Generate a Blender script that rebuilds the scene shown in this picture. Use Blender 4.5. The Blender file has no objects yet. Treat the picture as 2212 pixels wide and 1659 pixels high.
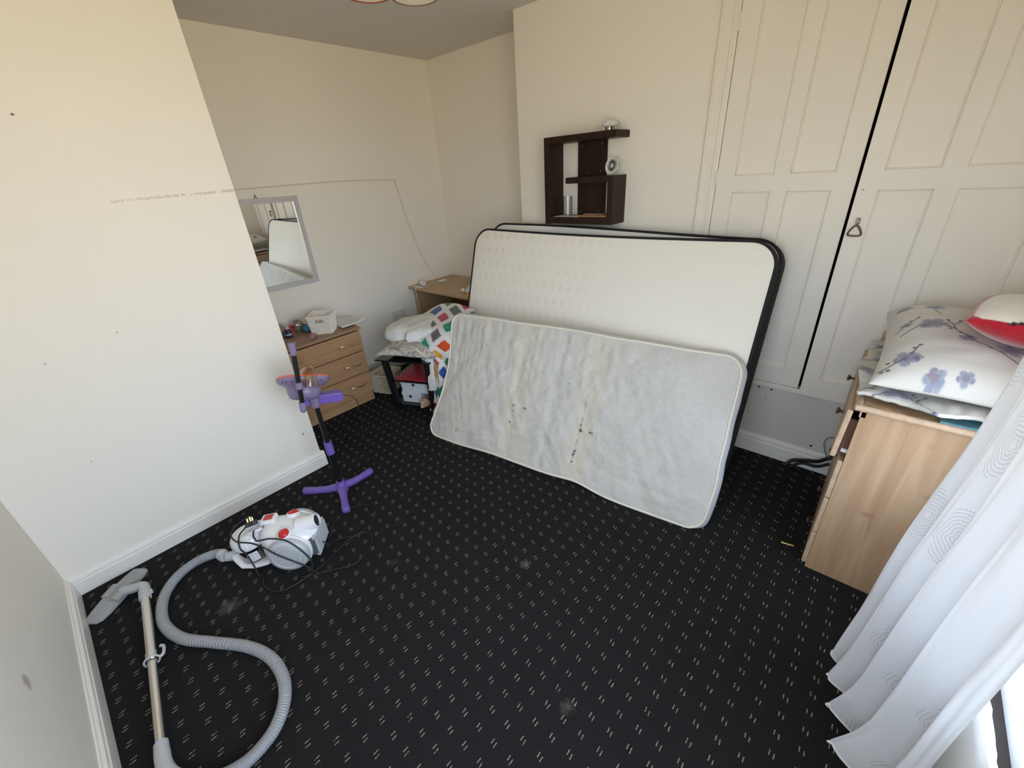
import bpy, math, random
import numpy as np
from mathutils import Vector, Matrix, noise
random.seed(7)
R = math.radians
PI = math.pi
scene = bpy.context.scene

# ------------------------------------------------------------------ camera
cam_d = bpy.data.cameras.new('camera')
cam_d.sensor_width = 36.0
cam_d.lens = 898.5 / 2212 * 36
cam_d.clip_start = 0.02
cam = bpy.data.objects.new('camera', cam_d)
scene.collection.objects.link(cam)
pitch, yaw, roll = -0.469765865, -0.7431239, -0.0662073674
fw = Vector((math.sin(yaw) * math.cos(pitch), math.cos(yaw) * math.cos(pitch), math.sin(pitch)))
rt = Vector((math.cos(yaw), -math.sin(yaw), 0))
up = rt.cross(fw)
c_, s_ = math.cos(roll), math.sin(roll)
r2 = rt * c_ + up * s_
u2 = up * c_ - rt * s_
m = Matrix((r2, u2, -fw)).transposed().to_4x4()
m.translation = Vector((0, 0, 1.65))
cam.matrix_world = m
scene.camera = cam

# ------------------------------------------------------------------ daylight
world = bpy.data.worlds.new('sky')
scene.world = world
world.use_nodes = True
wn = world.node_tree
wn.nodes.clear()
w_out = wn.nodes.new('ShaderNodeOutputWorld')
w_bg = wn.nodes.new('ShaderNodeBackground')
w_tc = wn.nodes.new('ShaderNodeTexCoord')
w_sep = wn.nodes.new('ShaderNodeSeparateXYZ')
w_mr = wn.nodes.new('ShaderNodeMapRange')
w_mr.inputs['From Min'].default_value = -0.12
w_mr.inputs['From Max'].default_value = 0.10
w_mix = wn.nodes.new('ShaderNodeMix')
w_mix.data_type = 'RGBA'
w_mix.inputs[6].default_value = (0.86, 0.67, 0.38, 1)      # sunlit street below the horizon
w_mix.inputs[7].default_value = (0.90, 1.03, 1.25, 1)      # pale blue sky
wn.links.new(w_tc.outputs['Generated'], w_sep.inputs[0])
wn.links.new(w_sep.outputs['Z'], w_mr.inputs['Value'])
wn.links.new(w_mr.outputs[0], w_mix.inputs[0])
wn.links.new(w_mix.outputs[2], w_bg.inputs['Color'])
w_bg.inputs['Strength'].default_value = 5.0
wn.links.new(w_bg.outputs[0], w_out.inputs[0])

portal_d = bpy.data.lights.new('window_portal', 'AREA')
# the portal only guides sampling of the sky through the window
portal_d.shape = 'RECTANGLE'
portal_d.size = 1.92
portal_d.size_y = 2.10
portal_d.cycles.is_portal = True
portal = bpy.data.objects.new('window_portal', portal_d)
portal.location = (0.66, 0.67, 1.47)
portal.rotation_euler = (0, R(90), 0)       # area lights shine along their -Z: towards -X
scene.collection.objects.link(portal)

portal2_d = bpy.data.lights.new('added_window_portal', 'AREA')  # guides sky sampling through the added, unseen window
portal2_d.shape = 'RECTANGLE'
portal2_d.size = 1.00
portal2_d.size_y = 1.10
portal2_d.cycles.is_portal = True
portal2 = bpy.data.objects.new('added_window_portal', portal2_d)
portal2.location = (-0.30, -0.60, 1.50)
portal2.rotation_euler = (R(90), 0, 0)      # shines towards +Y
scene.collection.objects.link(portal2)

scene.view_settings.view_transform = 'Standard'
scene.view_settings.look = 'None'
scene.view_settings.gamma = 1.0
scene.view_settings.use_curve_mapping = False
scene.view_settings.exposure = 0.88
scene.cycles.max_bounces = 16
scene.cycles.diffuse_bounces = 12
scene.cycles.glossy_bounces = 6
scene.cycles.transparent_max_bounces = 16

# ------------------------------------------------------------------ helpers
COL = scene.collection
XF = {}      # world matrix of each root


class MB:
    """collects verts and faces of one mesh"""
    def __init__(self):
        self.v = []; self.f = []; self.sm = []; self.mi = []

    def add(self, vs, fs, smooth=False, mi=0):
        o = len(self.v)
        self.v += [tuple(p) for p in vs]
        self.f += [tuple(i + o for i in f) for f in fs]
        self.sm += [smooth] * len(fs)
        self.mi += [mi] * len(fs)
        return self

    def box(self, x0, x1, y0, y1, z0, z1, M=None, mi=0):
        vs = [Vector((x, y, z)) for x in (x0, x1) for y in (y0, y1) for z in (z0, z1)]
        if M is not None: vs = [M @ p for p in vs]
        return self.add(vs, [(0, 1, 3, 2), (4, 6, 7, 5), (0, 4, 5, 1), (2, 3, 7, 6), (0, 2, 6, 4), (1, 5, 7, 3)], False, mi)

    def prism(self, prof, axis_pts, mi=0, smooth=False):
        """prof: list of 3D offsets; extruded between two points"""
        a, b = Vector(axis_pts[0]), Vector(axis_pts[1])
        n = len(prof)
        vs = [a + Vector(p) for p in prof] + [b + Vector(p) for p in prof]
        fs = [(i, (i + 1) % n, n + (i + 1) % n, n + i) for i in range(n)]
        fs += [tuple(reversed(range(n))), tuple(range(n, 2 * n))]
        return self.add(vs, fs, smooth, mi)

    def tube(self, pts, rad, n=12, cap=True, closed=False, mi=0, flat=1.0, rfn=None):
        pts = [Vector(p) for p in pts]
        N = len(pts)
        vs = []
        prev = None
        for i, p in enumerate(pts):
            if closed:
                t = (pts[(i + 1) % N] - pts[i - 1]).normalized()
            else:
                t = (pts[min(i + 1, N - 1)] - pts[max(i - 1, 0)]).normalized()
            if prev is None:
                ref = Vector((0, 0, 1)) if abs(t.z) < 0.9 else Vector((1, 0, 0))
                x = t.cross(ref).normalized()
            else:
                x = (prev - t * prev.dot(t)).normalized()
            prev = x
            y = t.cross(x)
            r = rad[i] if isinstance(rad, (list, tuple)) else rad
            if rfn: r = rfn(i) * r
            for k in range(n):
                a = 2 * PI * k / n
                vs.append(p + x * (r * math.cos(a)) + y * (r * flat * math.sin(a)))
        fs = []
        for i in range(N if closed else N - 1):
            j = (i + 1) % N
            for k in range(n):
                k2 = (k + 1) % n
                fs.append((i * n + k, i * n + k2, j * n + k2, j * n + k))
        if cap and not closed:
            fs.append(tuple(reversed(range(n))))
            fs.append(tuple((N - 1) * n + k for k in range(n)))
        return self.add(vs, fs, True, mi)

    def cyl(self, a, b, r, r1=None, n=24, mi=0):
        return self.tube([a, b], [r, r if r1 is None else r1], n=n, mi=mi)

    def lathe(self, prof, M=None, n=32, mi=0, sx=1.0, sy=1.0):
        """prof list of (r, z)"""
        M = M or Matrix.Identity(4)
        vs = []
        for r, z in prof:
            for k in range(n):
                a = 2 * PI * k / n
                vs.append(M @ Vector((r * math.cos(a) * sx, r * math.sin(a) * sy, z)))
        fs = []
        for i in range(len(prof) - 1):
            for k in range(n):
                k2 = (k + 1) % n
                fs.append((i * n + k, i * n + k2, (i + 1) * n + k2, (i + 1) * n + k))
        if prof[0][0] > 1e-6: fs.append(tuple(reversed(range(n))))
        if prof[-1][0] > 1e-6: fs.append(tuple((len(prof) - 1) * n + k for k in range(n)))
        return self.add(vs, fs, True, mi)

    def ellipsoid(self, c, rx, ry, rz, M=None, n=20, mi=0):
        prof = [(max(math.sin(PI * i / 12), 1e-5), -math.cos(PI * i / 12)) for i in range(13)]
        T = Matrix.Translation(Vector(c)) @ (M or Matrix.Identity(4)) @ Matrix.Diagonal((rx, ry, rz, 1))
        return self.lathe(prof, T, n, mi)

    def grid(self, P, smooth=True, mi=0, closed_u=False):
        """P[j][i] rows of points"""
        h = len(P); w = len(P[0])
        vs = [p for row in P for p in row]
        fs = []
        for j in range(h - 1):
            for i in range(w if closed_u else w - 1):
                i2 = (i + 1) % w
                fs.append((j * w + i, j * w + i2, (j + 1) * w + i2, (j + 1) * w + i))
        return self.add(vs, fs, smooth, mi)


def build(name, mb, mat, parent=None, world=True, bevel=0, seg=2, thick=0, sub=0, cols=None, uv=None, off=-1, autosmooth=False):
    """links one mesh object. world=True: vertices are in world space."""
    vs = mb.v
    root = parent
    while root is not None and root.name not in XF:
        root = root.parent
    if root is not None and world:
        Mi = XF[root.name].inverted()
        vs = [tuple(Mi @ Vector(p)) for p in vs]
    me = bpy.data.meshes.new(name)
    me.from_pydata(vs, [], mb.f)
    me.polygons.foreach_set('use_smooth', [s or autosmooth for s in mb.sm])
    mats = mat if isinstance(mat, (list, tuple)) else [mat]
    for q in mats: me.materials.append(q)
    if len(mats) > 1: me.polygons.foreach_set('material_index', mb.mi)
    if cols is not None:
        a = me.color_attributes.new('paint', 'FLOAT_COLOR', 'POINT')
        arr = np.ones((len(vs), 4), dtype=np.float32)
        arr[:, :cols.shape[1]] = cols
        a.data.foreach_set('color', arr.ravel())
    if uv is not None:
        l = me.uv_layers.new(name='uv')
        idx = np.zeros(len(me.loops), dtype=np.int32)
        me.loops.foreach_get('vertex_index', idx)
        l.data.foreach_set('uv', np.asarray(uv, dtype=np.float32)[idx].ravel())
    me.update()
    if any(mb.sm) and cols is None and uv is None: me.set_sharp_from_angle(angle=R(48))
    o = bpy.data.objects.new(name, me)
    COL.objects.link(o)
    if parent is not None: o.parent = parent
    if thick:
        md = o.modifiers.new('solid', 'SOLIDIFY'); md.thickness = thick; md.offset = off
    if bevel:
        md = o.modifiers.new('bevel', 'BEVEL'); md.width = bevel; md.segments = seg; md.limit_method = 'ANGLE'; md.angle_limit = R(40)
        md.harden_normals = False
    if sub:
        md = o.modifiers.new('sub', 'SUBSURF'); md.levels = sub; md.render_levels = sub
    return o


def tag(o, label, cat, group=None):
    o['label'] = label; o['category'] = cat
    if group: o['group'] = group
    return o


def thing(name, label, cat, loc=(0, 0, 0), rz=0.0, group=None):
    o = bpy.data.objects.new(name, None)
    o.empty_display_size = 0.05
    COL.objects.link(o)
    o.location = loc; o.rotation_euler = (0, 0, rz)
    XF[o.name] = Matrix.Translation(Vector(loc)) @ Matrix.Rotation(rz, 4, 'Z')
    return tag(o, label, cat, group)


def struct(name, mb, mat, **k):
    o = build(name, mb, mat, **k)
    o['kind'] = 'structure'
    return o


def smooth_path(pts, n=12, closed=False):
    """Catmull-Rom through pts"""
    P = [Vector(p) for p in pts]
    out = []
    N = len(P)
    for i in range(N if closed else N - 1):
        if closed:
            p0, p1, p2, p3 = P[i - 1], P[i], P[(i + 1) % N], P[(i + 2) % N]
        else:
            p0, p1, p2, p3 = P[max(i - 1, 0)], P[i], P[i + 1], P[min(i + 2, N - 1)]
        for k in range(n):
            t = k / n
            out.append(0.5 * ((2 * p1) + (p2 - p0) * t + (2 * p0 - 5 * p1 + 4 * p2 - p3) * t * t + (3 * p1 - p0 - 3 * p2 + p3) * t ** 3))
    if not closed: out.append(P[-1])
    return out


def nz(x, y, z=0.0, s=1.0):
    return noise.noise(Vector((x * s, y * s, z * s)))


def sstep(a, b, x):
    t = min(max((x - a) / (b - a), 0.0), 1.0)
    return t * t * (3 - 2 * t)


# ------------------------------------------------------------------ materials
def newmat(name):
    mt = bpy.data.materials.new(name)
    mt.use_nodes = True
    nt = mt.node_tree
    return mt, nt, nt.nodes['Principled BSDF']


def link_noise(nt, b, col, amt, scale, obj=True, detail=4.0, stretch=None):
    tc = nt.nodes.new('ShaderNodeTexCoord')
    n = nt.nodes.new('ShaderNodeTexNoise')
    n.inputs['Scale'].default_value = scale
    n.inputs['Detail'].default_value = detail
    src = tc.outputs['Object']
    if stretch:
        mp = nt.nodes.new('ShaderNodeMapping')
        mp.inputs['Scale'].default_value = stretch
        nt.links.new(src, mp.inputs[0]); src = mp.outputs[0]
    nt.links.new(src, n.inputs['Vector'])
    mx = nt.nodes.new('ShaderNodeMix'); mx.data_type = 'RGBA'
    mx.inputs[6].default_value = (*[c * (1 - amt) for c in col], 1)
    mx.inputs[7].default_value = (*[min(c * (1 + amt), 1) for c in col], 1)
    nt.links.new(n.outputs['Fac'], mx.inputs[0])
    nt.links.new(mx.outputs[2], b.inputs['Base Color'])
    return n, mx, src


def add_bump(nt, b, fac_out, strength=0.2, dist=0.002):
    bp = nt.nodes.new('ShaderNodeBump')
    bp.inputs['Strength'].default_value = strength
    bp.inputs['Distance'].default_value = dist
    nt.links.new(fac_out, bp.inputs['Height'])
    nt.links.new(bp.outputs[0], b.inputs['Normal'])
    return bp


def plain(name, col, rough=0.5, metal=0.0, amt=0.04, scale=30, bump=0.0, bscale=200, bdist=0.001, spec=0.5, coat=0.0):
    mt, nt, b = newmat(name)
    n, mx, src = link_noise(nt, b, col, amt, scale)
    b.inputs['Roughness'].default_value = rough
    b.inputs['Metallic'].default_value = metal
    b.inputs['Specular IOR Level'].default_value = spec
    if coat: b.inputs['Coat Weight'].default_value = coat
    if bump:
        n2 = nt.nodes.new('ShaderNodeTexNoise'); n2.inputs['Scale'].default_value = bscale
        n2.inputs['Detail'].default_value = 3
        nt.links.new(src, n2.inputs['Vector'])
        add_bump(nt, b, n2.outputs['Fac'], bump, bdist)
    return mt


def wood(name, c1, c2, axis='Z', rough=0.45, scale=6.0, knots=False):
    mt, nt, b = newmat(name)
    tc = nt.nodes.new('ShaderNodeTexCoord')
    mp = nt.nodes.new('ShaderNodeMapping')
    st = {'X': (0.6, 9, 9), 'Y': (9, 0.6, 9), 'Z': (9, 9, 0.6)}[axis]
    mp.inputs['Scale'].default_value = st
    n = nt.nodes.new('ShaderNodeTexNoise')
    n.inputs['Scale'].default_value = scale; n.inputs['Detail'].default_value = 6; n.inputs['Distortion'].default_value = 0.6
    rp = nt.nodes.new('ShaderNodeValToRGB')
    rp.color_ramp.elements[0].position = 0.3; rp.color_ramp.elements[0].color = (*c1, 1)
    rp.color_ramp.elements[1].position = 0.68; rp.color_ramp.elements[1].color = (*c2, 1)
    nt.links.new(tc.outputs['Object'], mp.inputs[0]); nt.links.new(mp.outputs[0], n.inputs['Vector'])
    nt.links.new(n.outputs['Fac'], rp.inputs[0])
    out = rp.outputs[0]
    if knots:
        v = nt.nodes.new('ShaderNodeTexVoronoi'); v.inputs['Scale'].default_value = 4.2
        mp2 = nt.nodes.new('ShaderNodeMapping'); mp2.inputs['Scale'].default_value = (1.0, 1.0, 1.7)
        nt.links.new(tc.outputs['Object'], mp2.inputs[0]); nt.links.new(mp2.outputs[0], v.inputs['Vector'])
        r3 = nt.nodes.new('ShaderNodeValToRGB')
        r3.color_ramp.elements[0].position = 0.02; r3.color_ramp.elements[0].color = (0.50, 0.42, 0.36, 1)
        r3.color_ramp.elements[1].position = 0.14; r3.color_ramp.elements[1].color = (1, 1, 1, 1)
        nt.links.new(v.outputs['Distance'], r3.inputs[0])
        mm = nt.nodes.new('ShaderNodeMix'); mm.data_type = 'RGBA'; mm.blend_type = 'MULTIPLY'; mm.inputs[0].default_value = 0.75
        nt.links.new(out, mm.inputs[6]); nt.links.new(r3.outputs[0], mm.inputs[7])
        out = mm.outputs[2]
    nt.links.new(out, b.inputs['Base Color'])
    b.inputs['Roughness'].default_value = rough
    return mt


def painted(name, rough=0.85, bump=0.15, bscale=300, attr='paint', sheen=0.2, bdist=0.001):
    """cloth whose printed pattern is stored with the mesh"""
    mt, nt, b = newmat(name)
    a = nt.nodes.new('ShaderNodeVertexColor'); a.layer_name = attr
    nt.links.new(a.outputs[0], b.inputs['Base Color'])
    b.inputs['Roughness'].default_value = rough
    b.inputs['Sheen Weight'].default_value = sheen
    b.inputs['Specular IOR Level'].default_value = 0.2
    tc = nt.nodes.new('ShaderNodeTexCoord')
    n = nt.nodes.new('ShaderNodeTexNoise'); n.inputs['Scale'].default_value = bscale
    nt.links.new(tc.outputs['Object'], n.inputs['Vector'])
    add_bump(nt, b, n.outputs['Fac'], bump, bdist)
    return mt


def wall_paint(name, col, rough=0.6, scuff=None):
    mt, nt, b = newmat(name)
    n, mx, src = link_noise(nt, b, col, 0.025, 1.6, detail=5)
    n2 = nt.nodes.new('ShaderNodeTexNoise'); n2.inputs['Scale'].default_value = 90; n2.inputs['Detail'].default_value = 4
    nt.links.new(src, n2.inputs['Vector'])
    n3 = nt.nodes.new('ShaderNodeTexNoise'); n3.inputs['Scale'].default_value = 5; n3.inputs['Detail'].default_value = 2
    nt.links.new(src, n3.inputs['Vector'])
    ad = nt.nodes.new('ShaderNodeMath'); ad.operation = 'MULTIPLY_ADD'; ad.inputs[1].default_value = 8.0
    nt.links.new(n3.outputs['Fac'], ad.inputs[0]); nt.links.new(n2.outputs['Fac'], ad.inputs[2])
    add_bump(nt, b, ad.outputs[0], 0.25, 0.0012)
    b.inputs['Roughness'].default_value = rough
    b.inputs['Specular IOR Level'].default_value = 0.3
    if scuff:                      # brown rubbed stain: centre, radii
        tc = nt.nodes.new('ShaderNodeTexCoord')
        last = mx.outputs[2]
        for (cx, cy, cz, rx, rz, amt, colr) in scuff:
            mp = nt.nodes.new('ShaderNodeMapping'); mp.vector_type = 'POINT'
            mp.inputs['Location'].default_value = (-cx / rx, -cy / rx, -cz / rz)
            mp.inputs['Scale'].default_value = (1 / rx, 1 / rx, 1 / rz)
            nt.links.new(tc.outputs['Object'], mp.inputs[0])
            nn = nt.nodes.new('ShaderNodeTexNoise'); nn.inputs['Scale'].default_value = 2.2
            nt.links.new(mp.outputs[0], nn.inputs['Vector'])
            ln = nt.nodes.new('ShaderNodeVectorMath'); ln.operation = 'LENGTH'
            nt.links.new(mp.outputs[0], ln.inputs[0])
            s = nt.nodes.new('ShaderNodeMath'); s.operation = 'ADD'
            nt.links.new(ln.outputs['Value'], s.inputs[0]); nt.links.new(nn.outputs['Fac'], s.inputs[1])
            mr = nt.nodes.new('ShaderNodeMapRange'); mr.inputs['From Min'].default_value = 0.9; mr.inputs['From Max'].default_value = 1.5
            mr.inputs['To Min'].default_value = amt; mr.inputs['To Max'].default_value = 0
            nt.links.new(s.outputs[0], mr.inputs['Value'])
            m2 = nt.nodes.new('ShaderNodeMix'); m2.data_type = 'RGBA'; m2.inputs[7].default_value = (*colr, 1)
            nt.links.new(mr.outputs[0], m2.inputs[0]); nt.links.new(last, m2.inputs[6])
            last = m2.outputs[2]
        nt.links.new(last, b.inputs['Base Color'])
    return mt


def glass_mat(name, tint=(0.95, 0.98, 1.0), refl=0.08, alpha=1.0, rough=0.03):
    mt = bpy.data.materials.new(name); mt.use_nodes = True
    nt = mt.node_tree; nt.nodes.clear()
    o = nt.nodes.new('ShaderNodeOutputMaterial')
    t = nt.nodes.new('ShaderNodeBsdfTransparent'); t.inputs[0].default_value = (*tint, 1)
    g = nt.nodes.new('ShaderNodeBsdfGlossy'); g.inputs['Roughness'].default_value = rough
    lw = nt.nodes.new('ShaderNodeLayerWeight'); lw.inputs['Blend'].default_value = 0.35
    ml = nt.nodes.new('ShaderNodeMath'); ml.operation = 'MULTIPLY_ADD'; ml.inputs[1].default_value = 0.7; ml.inputs[2].default_value = refl
    nt.links.new(lw.outputs['Facing'], ml.inputs[0])
    mx = nt.nodes.new('ShaderNodeMixShader')
    nt.links.new(ml.outputs[0], mx.inputs[0]); nt.links.new(t.outputs[0], mx.inputs[1]); nt.links.new(g.outputs[0], mx.inputs[2])
    nt.links.new(mx.outputs[0], o.inputs[0])
    return mt


WALLC = (0.85, 0.805, 0.715)
m_wall = wall_paint('wall paint', WALLC)
m_wall_near = wall_paint('wall paint near', WALLC, scuff=[(-1.490, -0.43, 0.480, 0.030, 0.030, 0.7, (0.33, 0.27, 0.27)), (-1.45, -0.43, 0.38, 0.04, 0.07, 0.35, (0.85, 0.83, 0.80))])
m_wall_left = wall_paint('wall paint left', WALLC, scuff=[(-2.47, 0.172, 1.937, 0.007, 0.005, 1.0, (0.10, 0.08, 0.06)), (-2.47, 0.151, 1.127, 0.005, 0.004, 0.7, (0.2, 0.17, 0.14)),
                                                         (-2.47, -0.099, 1.069, 0.005, 0.004, 0.7, (0.2, 0.17, 0.14)), (-2.47, -0.139, 0.604, 0.004, 0.004, 0.7, (0.2, 0.17, 0.14)), (-2.47, 0.736, 0.275, 0.005, 0.009, 1.0, (0.05, 0.08, 0.07))])
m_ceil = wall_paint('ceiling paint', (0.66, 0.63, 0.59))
m_trim = plain('trim gloss paint', (0.84, 0.81, 0.76), 0.32, amt=0.03, scale=12, bump=0.25, bscale=25, bdist=0.0015)
m_door = plain('old door paint', (0.82, 0.775, 0.69), 0.42, amt=0.03, scale=9, bump=0.3, bscale=18, bdist=0.0015)
m_panel = plain('cupboard panel paint', (0.66, 0.635, 0.57), 0.5, amt=0.03, scale=5, bump=0.1, bscale=30)
m_dark = plain('cupboard inside shade', (0.02, 0.018, 0.016), 0.9)  # near-black colour stands in for the shade inside the cupboard
m_black = plain('black satin', (0.008, 0.008, 0.009), 0.5, spec=0.25)
m_blackrub = plain('black rubber cable', (0.012, 0.012, 0.014), 0.45)
m_blackfab = plain('black mattress border', (0.010, 0.010, 0.012), 0.8, bump=0.4, bscale=60, bdist=0.003)
m_blackgloss = plain('black gloss tube', (0.008, 0.009, 0.012), 0.28, spec=0.35)
m_walnut = wood('dark walnut veneer', (0.014, 0.006, 0.003), (0.034, 0.016, 0.009), 'Z', 0.42)
m_walnut.node_tree.nodes['Principled BSDF'].inputs['Specular IOR Level'].default_value = 0.2
m_oak = wood('beech drawer veneer', (0.36, 0.20, 0.095), (0.47, 0.275, 0.14), 'Y', 0.4, 5)
m_oaktop = wood('beech worn top', (0.30, 0.17, 0.095), (0.36, 0.22, 0.13), 'Y', 0.45, 5)
m_desk = wood('desk veneer', (0.40, 0.26, 0.14), (0.50, 0.34, 0.19), 'X', 0.45, 5)
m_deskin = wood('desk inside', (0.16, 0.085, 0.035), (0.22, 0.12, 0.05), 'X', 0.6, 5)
m_pine = wood('pale pine veneer', (0.37, 0.225, 0.125), (0.49, 0.33, 0.20), 'Z', 0.6, 3.2, knots=True)
m_pinetrim = wood('pale pine trim', (0.46, 0.31, 0.20), (0.58, 0.42, 0.29), 'Y', 0.45, 5)
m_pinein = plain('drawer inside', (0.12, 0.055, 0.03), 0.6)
m_chrome = plain('polished metal', (0.75, 0.70, 0.62), 0.16, metal=1.0)
m_steel = plain('brushed steel tube', (0.72, 0.68, 0.62), 0.24, metal=1.0, amt=0.1, scale=8)
m_bronze = plain('aged bronze', (0.16, 0.12, 0.09), 0.35, metal=0.9)
m_brass = plain('brass', (0.75, 0.50, 0.22), 0.25, metal=1.0)
m_upvc = plain('white plastic frame', (0.85, 0.86, 0.88), 0.3)
m_plw = plain('white glossy plastic', (0.80, 0.81, 0.83), 0.22, coat=0.4, amt=0.02)
m_plg = plain('grey plastic', (0.36, 0.36, 0.365), 0.4, amt=0.05)
m_plg2 = plain('light grey plastic', (0.50, 0.52, 0.54), 0.35, amt=0.05)
m_hose = plain('grey ribbed hose', (0.33, 0.34, 0.36), 0.4, amt=0.06)
m_red = plain('red plastic', (0.55, 0.015, 0.02), 0.25, coat=0.3)
m_bin = glass_mat('smoked dust bin', (0.30, 0.20, 0.22), 0.06)
m_dust = plain('dust inside bin', (0.16, 0.12, 0.12), 0.9, bump=0.5, bscale=60, bdist=0.01)
m_lid = plain('lid white plastic', (0.84, 0.85, 0.87), 0.12, coat=0.6, amt=0.02)
m_purple = plain('purple plastic', (0.165, 0.10, 0.40), 0.35, amt=0.08, scale=14)
m_lilac = plain('lilac plastic', (0.22, 0.17, 0.28), 0.30, amt=0.06, scale=14)
m_coral = plain('coral plastic', (0.80, 0.16, 0.12), 0.35)
m_dome = glass_mat('smoky clear dome', (0.88, 0.74, 0.52), 0.10)
m_mirror, _nt, _b = newmat('mirror glass')
_b.inputs['Base Color'].default_value = (0.88, 0.90, 0.89, 1); _b.inputs['Metallic'].default_value = 1; _b.inputs['Roughness'].default_value = 0.01
m_frame = plain('silver mirror frame', (0.56, 0.56, 0.57), 0.35, metal=0.3)
m_glass = glass_mat('window glass')
m_tumbler = glass_mat('cut glass', (0.92, 0.94, 0.95), 0.05)
m_tglass = plain('black table glass', (0.006, 0.006, 0.007), 0.12, spec=0.4)
m_white = plain('white ceramic', (0.70, 0.70, 0.67), 0.35)
m_paper = plain('white paper', (0.72, 0.71, 0.70), 0.7)
m_card = plain('white cardboard', (0.60, 0.63, 0.66), 0.7)
m_cream = plain('cream woven basket', (0.62, 0.54, 0.38), 0.8, bump=0.6, bscale=60, bdist=0.004)
m_redcloth = plain('red plastic folder', (0.45, 0.03, 0.045), 0.35)
m_tan = plain('tan leather', (0.50, 0.30, 0.20), 0.6)
m_tanin = plain('tan insole', (0.30, 0.18, 0.12), 0.7)
m_blue = plain('teal blue plush', (0.03, 0.19, 0.30), 0.6)
m_navy = plain('navy blue plastic', (0.015, 0.02, 0.07), 0.35)
m_pink = glass_mat('clear pink plastic', (0.85, 0.66, 0.64), 0.15)
m_clear = glass_mat('clear plastic wrap', (0.72, 0.70, 0.68), 0.25, rough=0.12)
m_orange = plain('orange cloth', (0.72, 0.33, 0.03), 0.7)
m_whitecloth = plain('white cloth', (0.76, 0.75, 0.70), 0.9, bump=0.5, bscale=45, bdist=0.003)
m_fleece = plain('white fleece', (0.72, 0.73, 0.70), 0.95, bump=0.9, bscale=90, bdist=0.006)
m_shade = plain('cream lamp shade', (0.78, 0.70, 0.52), 0.7)
m_shaderim = plain('dark red shade rim', (0.20, 0.05, 0.05), 0.6)
m_rim2 = plain('brown shade rim', (0.16, 0.11, 0.09), 0.6)
m_concrete = plain('pale outside render', (0.85, 0.86, 0.86), 0.9, amt=0.08, scale=14, bump=0.8, bscale=30, bdist=0.01)
m_slate = plain('dark slate strip', (0.035, 0.028, 0.024), 0.6, bump=0.3, bscale=40, bdist=0.003)
m_cable = plain('white cable', (0.66, 0.62, 0.54), 0.5)


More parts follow.
